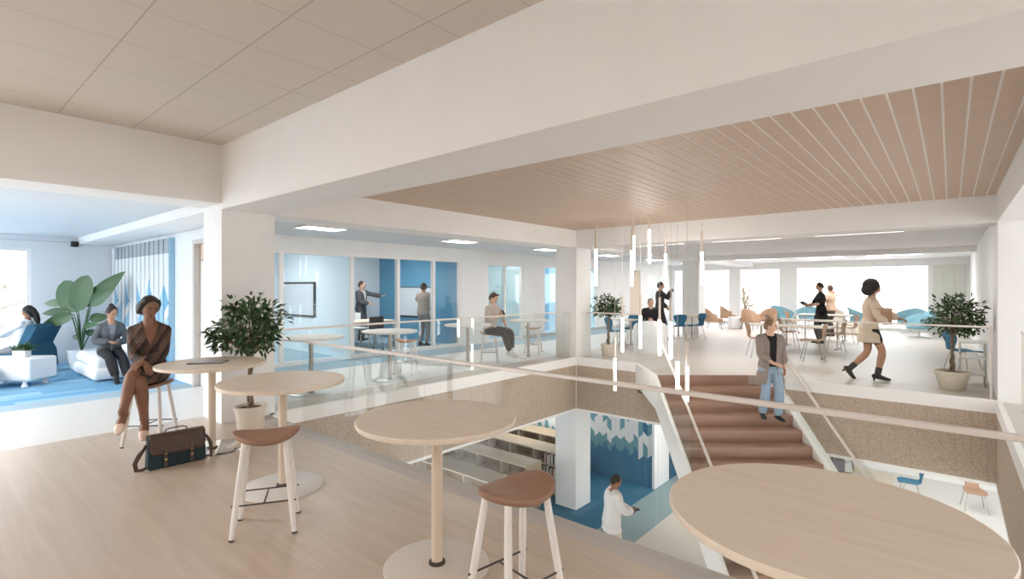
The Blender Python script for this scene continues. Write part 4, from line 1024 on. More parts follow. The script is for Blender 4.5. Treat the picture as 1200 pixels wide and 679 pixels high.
class Fig:
    def __init__(s, sex, pose):
        s.sex = sex; s.T = FEM if sex == 'f' else MALE
        s.p = pose; s.pel = V(pose.get('pel', (0, 0, .92)))
        lean = math.radians(pose.get('lean', 3)); side = math.radians(pose.get('side', 0)); tw = math.radians(pose.get('twist', 0))
        s.hipx = Quaternion((0, 0, 1), math.radians(pose.get('hiptwist', 0))) @ V((1, 0, 0)); s.shx = Quaternion((0, 0, 1), tw) @ V((1, 0, 0))
        s.lean, s.side = lean, side
        s.pts = {}
        hw = .166 if sex == 'm' else .140
        c = s.sp(.485 if sex == 'm' else .448); s.sh = {1: c + s.shx*hw, -1: c - s.shx*hw}
        s.hip = {1: s.pel + s.hipx*.088 + V((0, 0, -.02)), -1: s.pel - s.hipx*.088 + V((0, 0, -.02))}
        A1, A2 = .285, .250; L1, L2 = .43, .42
        s.el, s.wr, s.kn, s.an = {}, {}, {}, {}
        for k, nm in ((1, 'R'), (-1, 'L')):
            s.el[k], s.wr[k] = ik(s.sh[k], pose[nm+'H'], A1, A2, pose.get(nm+'E', (k*.5, -.6, -.6)))
            s.kn[k], s.an[k] = ik(s.hip[k], pose.get(nm+'F', (k*.09, 0, .085)), L1, L2, pose.get(nm+'K', (0, 1, .1)))
        up = (s.sp(.56)-s.sp(.5)).normalized()
        s.neck = s.sp(.545); s.head = s.sp(.56) + up*.085 + V((0, .012, .055)) + V(pose.get('hoff', (0, 0, 0)))
        s.HQ = Quaternion((0, 0, 1), math.radians(pose.get('hy', 0))) @ Quaternion((1, 0, 0), math.radians(-pose.get('hp', 0)-5)) @ Quaternion((0, 1, 0), math.radians(pose.get('hr', 0)))
    def sp(s, t):                                     # the point of the spine t metres above the pelvis
        n = 12; p = s.pel.copy()
        if t <= 0: return p + V((0, 0, t))
        for i in range(n):
            f = (i+.5)/n*t/.55; a = s.lean*(.35+.65*min(1, f*1.6)); b = s.side*min(1, f*1.6)
            p = p + V((math.sin(b), math.sin(a), math.cos(a)*math.cos(b))).normalized()*(t/n)
        return p
    def torso(s, mb, off=0, lo=-.2, hi=.6, T=None, n=24, offy=None):
        rg = []
        for t, rx, ry, yo in (T or s.T):
            if t < lo-1e-6 or t > hi+1e-6: continue
            c = s.sp(t); u = max(0, min(1, t/.45)); x = s.hipx.lerp(s.shx, u).normalized()
            tg = (s.sp(max(t, 0)+.02)-s.sp(max(t, 0)-.0)).normalized() if t > 0 else V((0, 0, 1))
            y = tg.cross(x).normalized(); x = y.cross(tg)
            ax, ay = rx+off, ry+(off if offy is None else offy)
            ring = []
            for i in range(n):
                a = 2*PI*i/n; ca, sa = math.cos(a), math.sin(a); e = .82
                ring.append(c + x*(ax*math.copysign(abs(ca)**e, ca)) + y*(ay*math.copysign(abs(sa)**e, sa)+yo))
            rg.append(ring)
        mb.rings(rg)
        if hi >= .53:                                  # slope from neck to shoulder
            for k in (1, -1): mb.tube([s.sp(.535), s.sp(.525).lerp(s.sh[k], .5), s.sh[k]], [.036+off, .044*(1 if s.sex == 'm' else .88)+off, .048*(1 if s.sex == 'm' else .86)+off], 14)
        return mb
    def limb(s, mb, a, b, c, ra, rb, rc, bulge, off=0, f0=0, f1=1.0, n=14):
        """a-b-c with radii; f along the whole limb 0..1"""
        pts, rad = [], []; N = 17
        for i in range(N):
            u = f0+(f1-f0)*i/(N-1)
            if u < .5: k = u*2; p = a.lerp(b, k); r = ra+(rb-ra)*k
            else:
                k = (u-.5)*2; p = b.lerp(c, k); r = rb+(rc-rb)*k + bulge*math.sin(PI*min(1, k*1.35))*(1-k*.5) if k*1.35 < 1 else rb+(rc-rb)*k
            pts.append(p); rad.append(r+off)
        for _ in range(2):                             # soften the joint
            pts = [pts[0]] + [(pts[i-1]+pts[i]*2+pts[i+1])/4 for i in range(1, N-1)] + [pts[-1]]
        mb.tube(pts, rad, n); return mb
    def arm(s, mb, k, off=0, f0=0, f1=1.0, end=None):
        w = 1 if s.sex == 'm' else .86
        return s.limb(mb, s.sh[k], s.el[k], s.wr[k], .056*w, .042*w, (.029*w if end is None else end), .006, off, f0, f1)
    def leg(s, mb, k, off=0, f0=0, f1=1.0, end=None):
        w = 1 if s.sex == 'm' else .97
        return s.limb(mb, s.hip[k], s.kn[k], s.an[k], .092*w, .058*w, (.040*w if end is None else end), .012, off, f0, f1)
    def foot(s, mb, k, off=0, heel=0.0):
        nm = 'R' if k == 1 else 'L'; d = V(s.p.get(nm+'T', (k*.12, 1, 0))).normalized(); a = s.an[k]
        u = V((0, 0, 1)); u = (u-d*u.dot(d)).normalized() if abs(d.z) < .95 else V((0, 1, 0)); sd = d.cross(u)
        P = [(-.055, -.045+heel*.5), (-.02, -.042+heel*.4), (.04, -.045+heel*.2), (.10, -.055), (.15, -.062), (.185, -.066)]
        R = [(.026, .030), (.033, .036), (.036, .034), (.042, .026), (.040, .019), (.026, .013)]
        mb.tube([a+d*x+u*z for x, z in P], [(r[0]+off, r[1]+off) for r in R], 16, ref=sd)
        mb.tube([a+u*.03, a+u*-.035+d*.01], [.034+off, .034+off], 12); return mb
    def hand(s, mb, k, vox):
        nm = 'R' if k == 1 else 'L'; w = s.wr[k]; d = V(s.p.get(nm+'D', (s.wr[k]-s.el[k]))).normalized()
        n = V(s.p.get(nm+'N', (-k, .1, -.2))); n = (n-d*n.dot(d)).normalized()         # palm side
        sd = d.cross(n)*k                                                            # towards the little finger or the thumb
        th = -sd if s.p.get(nm+'X') else sd
        cv = math.radians(s.p.get(nm+'C', 28)); sc = .92 if s.sex == 'f' else 1.0
        mb.tube([w-d*.02, w+d*.015*sc, w+d*.045*sc, w+d*.085*sc], [(.026, .020), (.030, .017), (.039, .015), (.040, .013)], 14, ref=sd)
        fr = max(.0078, vox*1.25)
        for i, (o, L) in enumerate(((.029, .070), (.010, .080), (-.010, .075), (-.028, .058))):
            p = w+d*.082*sc+th*o*1.02; dd = d.copy(); pts = [p]
            for q, f in enumerate((.45, .30, .25)):
                ax = cv*(.7 if q == 0 else 1.0); dd = (dd*math.cos(ax)+n*math.sin(ax)).normalized(); n2 = n
                p = p+dd*L*f*sc; pts.append(p)
            mb.tube(pts, [fr*1.05, fr, fr*.95, fr*.85], 8)
        p = w+d*.02+th*.028; q = p+(d*.6+th*.75+n*.35).normalized()*.042*sc; e = q+(d*.9+th*.12+n*.4).normalized()*.034*sc; e2 = e+(d+n*.5).normalized()*.024*sc
        mb.tube([p, q, e, e2], [fr*1.5, fr*1.3, fr*1.1, fr*.9], 8); return mb
    def headshape(s, mb, grow=0.0, n=40):
        rg = []; m = 30; sx = .074 if s.sex == 'f' else .078
        for j in range(m+1):
            a = -PI/2+PI*j/m; cz = math.sin(a); cr = max(.02, math.cos(a)); ring = []
            for i in range(n):
                t = 2*PI*i/n; x = cr*math.cos(t); y = cr*math.sin(t); z = cz
                low = max(0, -z); X = x*(1-.30*low**1.3); Y = y*(1.0-.10*low)
                if y < 0: Y = y*(1.02-.34*low**1.2)
                X *= (1-.05*max(0, y))
                px, py, pz = X*(sx+grow), Y*(.094+grow), z*(.117+grow)
                if grow == 0 and y > .2:
                    def g(cx_, cz_, wx, wz): return math.exp(-((px-cx_)/wx)**2-((pz-cz_)/wz)**2)
                    py += .020*g(0, -.028, .011, .018) + .010*g(0, -.002, .009, .026) - .010*(g(.031, .012, .017, .011)+g(-.031, .012, .017, .011))
                    py += .005*(g(.03, .031, .022, .007)+g(-.03, .031, .022, .007)) + .006*g(0, -.061, .021, .009) - .004*g(0, -.074, .016, .005) + .008*g(0, -.097, .020, .013) + .003*(g(.042, -.02, .02, .015)+g(-.042, -.02, .02, .015))
                ring.append(s.HQ @ V((px, py+.008, pz)) + s.head)
            rg.append(ring)
        mb.rings(rg)
        if grow == 0:
            for k in (1, -1):
                mb.ell(s.head + s.HQ @ V((k*(sx+.001), -.006, -.012)), (.007, .018, .029), 12, M=s.HQ.to_matrix())
        return mb
    def body(s, skin, name, vox):
        mb = MB(); s.torso(mb); up = (s.head-s.neck)
        nk = .052 if s.sex == 'f' else .060
        mb.tube([s.neck-V((0, 0, .05)), s.neck+up*.3, s.head+s.HQ @ V((0, -.015, -.05))], [nk*1.25, nk, nk*.96], 18)
        s.headshape(mb)
        for k in (1, -1):
            s.arm(mb, k); s.hand(mb, k, vox); s.leg(mb, k); s.foot(mb, k)
        me = solidmesh(mb, name, vox, 3)
        eye = MATS.get('eye') or mat('eye', '#2a211d', .3); lip = skin[1]; brow = skin[2]
        for m in (skin[0], eye, lip, brow): me.materials.append(m)
        inv = s.HQ.inverted()
        for p in me.polygons:
            q = inv @ (V(p.center)-s.head)
            if q.y > .05 and abs(q.x) < .06 and abs(q.z) < .12:
                ex = abs(q.x)-.031
                if (ex/.013)**2+((q.z-.011)/.0055)**2 < 1: p.material_index = 1
                elif abs(ex) < .019 and abs(q.z-.031+.08*ex*ex/.02) < .0042: p.material_index = 3
                elif (q.x/.023)**2+((q.z+.064)/.0078)**2 < 1: p.material_index = 2
        return link(name, me)
def skinset(nm, c, lipc, browc):
    return (mat('skin_'+nm, c, .5, spec=.4, noise=.03, nscale=30), mat('lips_'+nm, lipc, .45), mat('brow_'+nm, browc, .7))
SK_dark = skinset('dark', '#835c48', '#6b4038', '#2b1e19')
SK_mid = skinset('mid', '#b98a6f', '#99604f', '#3a2a22')
SK_fair = skinset('fair', '#d3aa90', '#b5786a', '#5a4334')
SK_brown = skinset('brown', '#96694f', '#7c4a3e', '#241a16')
H_dark = mat('hair_dark', '#2b2320', .6, noise=.2, nscale=40, bump=.3)
H_black = mat('hair_black', '#1e1b1b', .6, noise=.2, nscale=40, bump=.3)
H_brown = mat('hair_brown', '#4a382b', .6, noise=.2, nscale=40, bump=.3)
H_blond = mat('hair_dark_blond', '#7d654c', .6, noise=.2, nscale=40, bump=.3)
VX = .0068
def put(me, name, m, root):
    me.materials.append(m) if not isinstance(m, (list, tuple)) else [me.materials.append(x) for x in m]
    return link(name, me, root)
def child(F_, root, name, m, fn, vox=.009, smooth=3, cut=None):
    mb = MB(); fn(mb); return put(solidmesh(mb, name, vox, smooth, cut), name, m, root)
def hair(F_, root, m, style):
    hq, hc = F_.HQ, F_.head; R3 = hq.to_matrix()
    at = lambda x, y, z: hc + hq @ V((x, y, z))
    def fn(mb):
        mb.ell(at(0, -.014, .022), (.083, .097, .109), 28, M=R3)
        mb.ell(at(0, -.035, -.01), (.080, .075, .085), 24, M=R3)
        if style in ('bob',):
            mb.ell(at(0, -.045, -.010), (.094, .088, .095), 24, M=R3); mb.ell(at(.01, -.078, -.025), (.082, .062, .078), 24, M=R3)
            mb.ell(at(0, -.008, .066), (.080, .082, .062), 24, M=R3)
            for k in (1, -1): mb.tube([at(k*.055, .040, .085), at(k*.080, .015, .045), at(k*.084, -.02, -.03), at(k*.07, -.05, -.06)], [.022, .022, .024, .03], 10)
        if style == 'bun':
            mb.ell(at(.0, -.075, .105), (.042, .042, .042), 16)
        if style == 'long':
            mb.tube([at(0, -.055, .02), at(0, -.085, -.08), at(0, -.085, -.19), at(0, -.075, -.27)], [.07, .062, .05, .03], 14)
            for k in (1, -1): mb.tube([at(k*.055, .03, .06), at(k*.08, -.01, 0), at(k*.075, -.05, -.1)], [.022, .025, .025], 10)
        if style == 'afro':
            mb.ell(at(0, -.050, .035), (.135, .130, .132), 24, M=R3); mb.ell(at(0, -.070, -.05), (.130, .105, .105), 24, M=R3)
        if style == 'quiff':
            mb.tube([at(-.05, .055, .098), at(0, .07, .108), at(.05, .055, .098)], [.02, .026, .02], 10)
    cut = None
    if style in ('short', 'quiff', 'crop', 'bun'):
        inv = hq.inverted()
        def cut(p):
            q = inv @ (V(p)-hc); return q.z < -.065 + (.03 if q.y > -.02 else 0)
    return child(F_, root, 'hair', m, fn, .007, 2, cut)
def trousers(F_, root, m, f1=.93, off=.011, end=.052, nm='trousers', top=.06, bag=0):
    def fn(mb):
        F_.torso(mb, off, -.13, top)
        for k in (1, -1): F_.leg(mb, k, off+bag, 0, f1, end)
    return child(F_, root, nm, m, fn)
def top(F_, root, m, sleeve=.95, off=.012, lo=-.07, hi=.56, nm='shirt', end=None, T=None, cut=None, vox=.009, offy=None):
    def fn(mb):
        F_.torso(mb, off, lo, hi, T, offy=offy)
        for k in (1, -1): F_.arm(mb, k, off, 0, sleeve, end)
    return child(F_, root, nm, m, fn, vox, 3, cut)
def shoes(F_, root, m, off=.008, heel=0.0, ankle=False):
    for k in (1, -1):
        def fn(mb):
            F_.foot(mb, k, off, heel)
            if ankle: 
                d = (F_.kn[k]-F_.an[k]).normalized(); mb.tube([F_.an[k], F_.an[k]+d*.12], [.048, .053], 14)
            if heel:
                nm_ = 'R' if k == 1 else 'L'; dd = V(F_.p.get(nm_+'T', (0, 1, 0))).normalized(); u = V((0, 0, 1)); u = (u-dd*u.dot(dd)).normalized()
                mb.tube([F_.an[k]-dd*.045-u*.03, F_.an[k]-dd*.045-u*(.068+heel)], [.022, .014], 10)
        child(F_, root, 'shoe', m, fn, .007, 2)
def person(label, loc, rot, sex, skin, pose, s=1.0, vox=VX, group=None):
    F_ = Fig(sex, pose); o = F_.body(skin, 'person', vox)
    o.location = loc; o.rotation_euler = (0, 0, rot); o.scale = (s, s, s)
    tag(o, label, 'person', group); return F_, o
def world_of(o, p): 
    return Matrix.Translation(o.location) @ o.rotation_euler.to_matrix().to_4x4() @ Matrix.Scale(o.scale[0], 4) @ V(p)
# -- seated woman in the striped wrap dress, legs crossed on the bar stool
pose = dict(pel=(0, -.02, .755), lean=5, twist=-4, hy=24, hp=13, hoff=(0, .012, -.012),
    RH=(.02, .325, .885), RE=(.5, -.5, -.8), LH=(.045, .315, .915), LE=(-.45, -.1, -.9), RD=(-.25, .75, -.55), LD=(.6, .5, -.45), RN=(.1, -.3, -1), LN=(.1, -.3, -1), RC=22, LC=22,
    RF=(.035, .33, .318), RK=(.0, 1, .55), LF=(.20, .52, .455), LK=(.45, .7, .9), RT=(.05, .75, -.55), LT=(.22, .75, -.62))
F1, P1_ = person('seated woman in a brown striped wrap dress with crossed legs, looking to the right', cw(-3.84, 5.46), heading(34), 'f', SK_dark, pose, 1.0, .0056)
def dress_mat():
    m, nt, b = newmat('striped_dress')
    co, s = coords(nt)
    k = mnode(nt, 'ABSOLUTE', s[0])
    u = mnode(nt, 'ADD', mnode(nt, 'MULTIPLY', s[0], 1.0), mnode(nt, 'MULTIPLY', s[2], .62))
    r = nt.nodes.new('ShaderNodeValToRGB'); e = r.color_ramp.elements
    e[0].position = 0; e[0].color = lin('#2e2320'); e[1].position = .30; e[1].color = lin('#5d4336')
    for p_, c_ in ((.52, '#6b4d3d'), (.60, '#241c1b'), (.70, '#9a8068'), (.75, '#2b2422'), (.86, '#4d372d')):
        q = e.new(p_); q.color = lin(c_)
    r.color_ramp.interpolation = 'CONSTANT'
    f = mnode(nt, 'FRACT', mnode(nt, 'DIVIDE', u, .115))
    nt.links.new(f, r.inputs['Fac']); nt.links.new(r.outputs['Color'], b.inputs['Base Color'])
    b.inputs['Roughness'].default_value = .75; return m
M_dress = dress_mat()
neckc = F1.sp(.50)
def vcut(p):                                           # open V of the wrap front
    z = p.z-F1.sp(.30).z
    return p.y > F1.sp(.4).y+.02 and z > 0 and abs(p.x-neckc.x+.01) < .005+z*.33 or p.z > F1.sp(.545).z
top(F1, P1_, M_dress, .93, .010, -.02, .56, 'dress_top', .036, cut=vcut, vox=.007)
def skirt(mb):
    F1.torso(mb, .014, -.13, .12)
    for k in (1, -1): F1.leg(mb, k, .020, 0, .40)
    mb.ell((F1.hip[1]+F1.hip[-1])/2 + V((0, .16, .0)), (.15, .18, .075), 20)
child(F1, P1_, 'dress_skirt', M_dress, skirt, .009, 4)
M_belt = mat('dress_piping', '#c2aa8c', .7)
def vpipe(mb):
    for sgn in (1, -1):
        a = F1.sp(.30)+V((-.01, .125, 0)); b_ = F1.sp(.50)+V((-.01+sgn*.078, .075, .0)); c_ = F1.sp(.545)+V((sgn*.066, .0, 0))
        mid = a.lerp(b_, .55)+V((sgn*.004, .030, 0))
        mb.tube([a, mid, b_, c_], [.006]*4, 8)
hair(F1, P1_, H_dark, 'bob')
M_pump = mat('nude_shoe', '#d8bfae', .4)
def pump(F_, root, k, m):
    nm = 'R' if k == 1 else 'L'; d = V(F_.p[nm+'T']).normalized(); u = V((0, 0, 1)); u = (u-d*u.dot(d)).normalized(); a = F_.an[k].copy()
    def fn(mb):
        F_.foot(mb, k, .005); mb.tube([a-d*.045-u*.055, a-d*.055-u*.135], [.022, .010], 10)
    def cut(p):
        q = V(p)-a; x, z = q.dot(d), q.dot(u)
        return z > -.040+max(0, -x-.02)*1.0 and x < .105
    child(F_, root, 'shoe', m, fn, .0065, 2, cut)
for k in (1, -1): pump(F1, P1_, k, M_pump)
child(F1, P1_, 'bracelet', H_black, lambda mb: mb.tube([F1.wr[-1]+(F1.el[-1]-F1.wr[-1])*.08, F1.wr[-1]+(F1.el[-1]-F1.wr[-1])*.14], .036, 14), .006, 1)
# -- woman on the white sofa
pose = dict(pel=(0, 0, .53), lean=14, hy=20, hp=24, RH=(.06, .24, .70), RE=(.8, -.5, -.4), LH=(-.04, .28, .68), LE=(-.8, -.4, -.4), RF=(.05, .66, .10), RK=(.2, .6, 1), LF=(-.10, .70, .10), LK=(-.1, .6, 1), RN=(0, .3, -1), LN=(0, .3, 1), LC=35, RC=35)
F2, o2 = person('woman in a grey cardigan with a hair bun sitting on the white sofa', V((-11.66, 2.40, 0)), heading(50), 'f', SK_mid, pose)
o2.location.z = -.015
top(F2, o2, mat('grey_knit', '#5d6064', .9), .90, .018, -.10, .555, 'cardigan', .046, cut=lambda p: p.y > F2.sp(.3).y+.02 and abs(p.x) < .012+max(0, p.z-F2.sp(.12).z)*.14)
top(F2, o2, mat('grey_blouse', '#8d9199', .8), .2, .008, -.06, .53, 'blouse')
trousers(F2, o2, mat('black_cloth', '#242426', .85), .90, .014); shoes(F2, o2, M_black); hair(F2, o2, H_dark, 'bun')
# -- reclining reader by the window
pose = dict(pel=(0, -.05, .50), lean=-16, hy=8, hp=12, RH=(.05, .33, .70), RE=(.8, -.5, -.5), LH=(-.13, .33, .69), LE=(-.8, -.5, -.5), RF=(.10, .74, .085), RK=(.1, .6, 1), LF=(-.12, .70, .10), LK=(-.1, .6, 1), RD=(-.2, 1, .1), LD=(.2, 1, .1), RN=(0, 0, -1), LN=(0, 0, -1), RC=15, LC=15)
F3, o3 = person('person with long dark hair in a white shirt reclining with a white laptop', cw(-9.60, 10.0), heading(-78), 'f', SK_brown, pose)
top(F3, o3, mat('white_cotton', '#e3e4e8', .85), .9, .016, -.08, .56, 'shirt', .046); trousers(F3, o3, mat('grey_denim', '#85878c', .9)); shoes(F3, o3, mat('light_shoe', '#c9c5c1', .6)); hair(F3, o3, H_black, 'long')
t = thing('laptop', 'open white laptop on the lap of the reclining person', 'laptop', world_of(o3, (-.05, .36, .645)), heading(-78))
MB().rbox((-.16, -.02, 0), (.16, .20, .014), .005, 2).build('body', M_whitetop, t)
MB().rbox((-.16, -.006, 0), (.16, .006, .21), .004, 2).xf(Matrix.Translation((0, .20, .012)) @ Matrix.Rotation(-.35, 4, 'X')).build('lid', M_whitetop, t)
# -- seated man with phone in the corridor
pose = dict(pel=(0, 0, .725), lean=8, hy=6, hp=20, RH=(.10, .30, 1.03), RE=(.7, -.4, -.7), LH=(-.17, .30, .82), LE=(-.9, -.2, -.2), RD=(-.3, .7, .5), RN=(-.8, -.2, .3), RC=40, LD=(.2, .6, -.7), LN=(.6, 0, -.7),
    RF=(.02, .52, .25), RK=(.15, 1, .5), LF=(-.10, .50, .28), LK=(-.4, 1, .6), RT=(0, .9, -.3), LT=(-.1, .9, -.35))
F4, o4 = person('man in a pale shirt on a white stool looking at his phone', V((-7.83, 8.45, 0)), heading(60), 'm', SK_fair, pose)
top(F4, o4, mat('pale_check_shirt', '#c4b8b2', .85, noise=.08, nscale=60), .62, .018, -.10, .555, 'shirt', .052); trousers(F4, o4, mat('charcoal_cloth', '#4b4645', .9), .92, .012, .05); shoes(F4, o4, mat('white_shoe', '#dedddd', .6)); hair(F4, o4, H_brown, 'quiff')
ph = thing('phone', 'dark phone held by the man on the corridor stool', 'phone', world_of(o4, F4.wr[1]+V((-.035, .085, .075))), heading(60))
MB().rbox((-.036, -.005, -.07), (.036, .005, .07), .004, 2).xf(Matrix.Rotation(.5, 4, 'X')).build('body', M_black, ph)
# -- presenters in the meeting room
stand = dict(pel=(0, 0, .93), lean=2, RF=(.10, .02, .085), LF=(-.10, -.02, .085))
pose = dict(stand, LH=(-.25, .58, 1.30), LE=(-.6, 0, -.8), RH=(.08, .30, 1.10), RE=(.7, -.5, -.6), hy=15, hp=4, LD=(-.1, 1, .05), LN=(0, 0, 1), LC=12)
F5, o5 = person('presenter in a dark suit with outstretched arm behind the meeting room glass', dp(423, 16.2), heading(72), 'm', SK_fair, pose, 1.06)
jm = mat('dark_suit', '#4c4c50', .85)
trousers(F5, o5, jm); top(F5, o5, mat('white_shirt', '#dddcdc', .8), .3, .008, -.05, .56); shoes(F5, o5, M_black); hair(F5, o5, H_brown, 'short')
top(F5, o5, jm, .92, .020, -.13, .545, 'jacket', .045, cut=lambda p: p.y > .02 and abs(p.x) < .004+max(0, p.z-F5.sp(.22).z)*.26)
pose = dict(stand, LH=(-.30, .40, 1.28), LE=(-.8, -.4, -.4), RH=(.20, .12, .98), RE=(.9, -.5, -.1), hy=5, LC=20)
F6, o6 = person('man in a beige shirt pointing at the board in the meeting room', dp(496, 14.7), heading(190), 'm', SK_mid, pose, 1.02)
o6.rotation_euler.z = heading(150)
top(F6, o6, mat('beige_shirt', '#a89a91', .85), .92, .020, -.10, .555, 'shirt', .046); trousers(F6, o6, mat('grey_cloth', '#8f8b8b', .9)); shoes(F6, o6, M_dark); hair(F6, o6, H_brown, 'short')
# -- men behind the pendants
pose = dict(pel=(0, 0, .53), lean=10, hy=0, hp=6, RH=(.16, .34, .76), LH=(-.16, .34, .76), RF=(.12, .45, .085), LF=(-.12, .45, .085), RK=(0, 1, .5), LK=(0, 1, .5))
F7, o7 = person('seated man in a black sweater behind the white tub armchair', dp(761, 14.6), heading(5), 'm', SK_fair, pose)
stl = thing('stool', 'dark round stool under the seated man in the black sweater', 'stool', dp(761, 14.63), 0)
MB().lathe([(.17, .40), (.19, .415), (.19, .44), (.17, .455), (.02, .46)], 28).build('seat', M_dark, stl, True, angle=50)
for a in range(3): MB().tube([(.12*math.cos(a*2.09), .12*math.sin(a*2.09), .41), (.19*math.cos(a*2.09), .19*math.sin(a*2.09), 0)], .013, 8, caps=False).build('leg', M_dark, stl)
top(F7, o7, mat('black_sweater', '#232325', .9), .95, .022, -.10, .56, 'sweater', .046); trousers(F7, o7, jm); shoes(F7, o7, M_black); hair(F7, o7, H_blond, 'short')
pose = dict(stand, RH=(.06, .28, 1.42), RE=(.7, -.2, -.7), LH=(-.20, .22, .98), LE=(-.7, -.6, -.2), hy=-4, hp=2, RD=(-.2, .6, .7), RC=45, RF=(.10, .12, .085), LF=(-.09, -.12, .085))
F8, o8 = person('standing man in a long dark patterned coat drinking from a cup', dp(773, 16.6), heading(82), 'm', SK_fair, pose, 1.05)
M_coat = mat('dark_pattern_coat', '#453c38', .9, noise=.35, nscale=18)
trousers(F8, o8, mat('dark_cloth', '#3d3836', .9)); shoes(F8, o8, M_black); hair(F8, o8, H_dark, 'short')
COAT = [(-.46, .20, .150, 0), (-.30, .19, .145, 0), (-.13, .178, .130, -.005)] + MALE[1:]
top(F8, o8, M_coat, .93, .022, -.47, .55, 'coat', .048, T=COAT)
cup = thing('cup', 'blue grey cup in the hand of the man in the dark coat', 'cup', world_of(o8, F8.wr[1]+V((-.01, .10, .07))), 0)
MB().lathe([(.03, -.05), (.036, .05), (.032, .05), (.026, -.045), (.005, -.045)], 20).build('body', mat('blue_grey_cup', '#7890a8', .5), cup, True, angle=50)
# -- reading woman and the one behind her
pose = dict(stand, LH=(-.10, .36, 1.08), LE=(-.7, -.6, -.4), RH=(.10, .36, 1.08), RE=(.7, -.6, -.4), hy=0, hp=14, LD=(.1, 1, .15), RD=(-.1, 1, .15), LN=(.4, 0, .9), RN=(-.4, 0, .9), LC=30, RC=30)
F9, o9 = person('short haired woman in a black dress standing and reading an open book', dp(962, 15.35), heading(-100), 'f', SK_fair, pose, 1.03)
DRESS = [(-.36, .205, .165, 0), (-.25, .20, .155, 0), (-.13, .19, .14, -.008)] + FEM[1:]
top(F9, o9, mat('black_dress', '#1f1f20', .85), .40, .016, -.37, .545, 'dress', .056, T=DRESS); trousers(F9, o9, mat('grey_leggings', '#6e6a68', .9), .93, .006, .046, 'leggings'); shoes(F9, o9, M_black); hair(F9, o9, H_brown, 'crop')
bk = thing('book', 'open dark book in the hands of the reading woman in black', 'book', world_of(o9, (0, .47, 1.115)), heading(-100))
for sx in (-1, 1):
    MB().rbox((0, -.12, -.012), (.17, .12, .0), .004, 1).xf(Matrix.Scale(sx, 4, (1, 0, 0)) @ Matrix.Rotation(-.35, 4, 'Y')).build('cover', mat('book_cover', '#35403a', .7) if 'book_cover' not in MATS else MATS['book_cover'], bk)
    MB().rbox((.003, -.112, .0), (.16, .112, .014), .003, 1).xf(Matrix.Scale(sx, 4, (1, 0, 0)) @ Matrix.Rotation(-.35, 4, 'Y')).build('pages', M_whitetop, bk)
bk.rotation_euler = (.55, 0, heading(-100))
pose = dict(stand, RH=(.22, .20, 1.58), RE=(1, .1, -.5), LH=(-.2, .2, 1.0), LE=(-.8, -.6, 0), hy=-10, RD=(-.4, .1, 1), RC=40)
F10, o10 = person('person in a beige jacket with raised arm behind the reading woman', dp(973.5, 17.55), heading(-60), 'f', SK_mid, pose, 1.0)
o10.rotation_euler.z = heading(-165)
top(F10, o10, mat('beige_jacket', '#c9ad95', .9), .55, .024, -.16, .55, 'jacket', .05, T=[(-.17, .19, .14, 0)]+FEM[1:]); trousers(F10, o10, M_dark); shoes(F10, o10, M_black); hair(F10, o10, H_brown, 'crop')
# -- walking woman
pose = dict(pel=(0, 0, .93), lean=5, RH=(.17, .24, 1.02), RE=(.8, -.7, -.3), LH=(-.16, .52, 1.05), LE=(-.6, -.6, -.5), hy=0, hp=10, RD=(-.7, .7, 0), LD=(-.1, 1, -.15), LN=(.3, 0, -1), RN=(-.2, -1, 0),
    RF=(.07, .10, .105), RK=(0, 1, .1), LF=(-.07, -.29, .17), LK=(0, 1, -.2), RT=(0, 1, -.06), LT=(0, .72, -.72))
F11, o11 = person('walking woman with full dark hair, beige coat and ankle boots carrying a box', dp(1019, 9.25), heading(70), 'f', SK_mid, pose, 1.01)
M_bcoat = mat('beige_coat', '#d9c4ae', .85)
BC = [(-.26, .20, .150, -.01), (-.13, .19, .140, -.01)] + FEM[1:]
trousers(F11, o11, mat('black_shorts', '#2d2a2b', .8), .26, .018, .10, 'shorts'); top(F11, o11, mat('dark_top', '#3a3634', .85), .1, .006, -.04, .53, 'top')
top(F11, o11, M_bcoat, .86, .022, -.27, .55, 'coat', .055, T=BC, cut=lambda p: p.y > .02 and abs(p.x) < .055+max(0, -p.z+.95)*.25)
shoes(F11, o11, mat('dark_boot', '#3b3738', .6), .010, .035, True); hair(F11, o11, mat('hair_curly', '#2b2925', .8, noise=.4, nscale=45, bump=.8), 'afro')
bx = thing('box', 'brown cardboard folder box carried by the walking woman', 'box', world_of(o11, (.17, .13, 1.15)), heading(70))
MB().rbox((-.10, -.11, -.11), (.10, .13, .13), .006, 2).build('body', mat('brown_card', '#a98468', .7), bx)
MB().rbox((-.105, -.115, .085), (.105, .135, .134), .006, 2).build('lid', mat('brown_card_lid', '#b8967c', .7), bx)
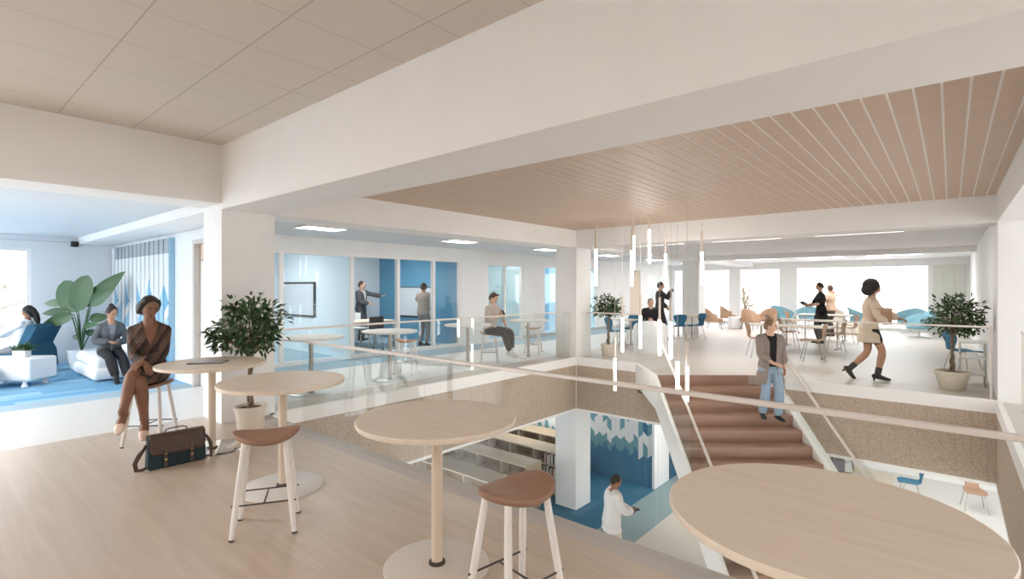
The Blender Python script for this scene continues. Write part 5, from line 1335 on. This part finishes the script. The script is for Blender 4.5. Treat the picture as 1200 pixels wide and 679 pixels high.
# -- man on the stair
zs = -3*RIS
pose = dict(pel=(0, 0, .92), lean=1, RH=(.02, .20, .99), RE=(.9, -.2, -.3), LH=(-.26, -.02, .86), LE=(-.6, -.7, 0), hy=55, hp=4, RD=(-.9, .3, -.2), RC=35, RN=(0, -.6, -.8),
    RF=(.10, -.06, .085), LF=(-.10, .10, .085), RT=(.2, 1, 0), LT=(-.1, 1, 0))
F12, o12 = person('man in a taupe jacket and jeans coming down the stair', cw(4.33, 8.66, zs), heading(-4), 'm', SK_fair, pose, .955)
M_jeans = mat('blue_denim', '#8fa3b5', .9, noise=.12, nscale=30); M_taupe = mat('taupe_jacket', '#8b7f77', .9, noise=.06, nscale=40)
trousers(F12, o12, M_jeans, .95, .016, .058); top(F12, o12, mat('black_tee', '#1c1c1d', .9), .25, .010, -.04, .56, 'tee')
JK = [(-.30, .205, .145, 0), (-.20, .198, .140, 0), (-.12, .185, .130, 0)] + MALE[1:]
top(F12, o12, M_taupe, .72, .026, -.31, .555, 'jacket', .056, T=JK, cut=lambda p: p.y > .0 and abs(p.x) < .055 + max(0, .95-p.z)*.18 + max(0, p.z-1.33)*.25)
shoes(F12, o12, M_black, .009); hair(F12, o12, H_blond, 'crop')
# -- man in white on the lower floor
pose = dict(stand, lean=6, RH=(.02, .34, 1.10), RE=(.8, -.5, -.4), LH=(-.06, .33, 1.08), LE=(-.8, -.5, -.4), hy=0, hp=28, RN=(-.3, 0, .9), LN=(.3, 0, .9), RC=40, LC=40)
F13, o13 = person('man in a loose white shirt on the lower floor looking down at his phone', cw(1.84, 9.50, ZL), heading(96), 'm', SK_brown, pose, 1.03)
M_wsh = mat('white_linen', '#e2dfdc', .9)
LS = [(-.15, .195, .145, 0)] + [(t_, a+.012, b+.02, y) for t_, a, b, y in MALE[1:-2]] + MALE[-2:]
top(F13, o13, M_wsh, .92, .026, -.16, .55, 'shirt', .055, T=LS); trousers(F13, o13, mat('cream_cloth', '#d8c8b6', .9), .95, .016, .058); shoes(F13, o13, M_whitetop); hair(F13, o13, H_black, 'short')
ph2 = thing('phone', 'dark tablet phone held by the man in white on the lower floor', 'phone', world_of(o13, (-.02, .45, 1.10)), heading(96))
MB().rbox((-.05, -.07, -.005), (.05, .07, .005), .004, 2).build('body', M_black, ph2)
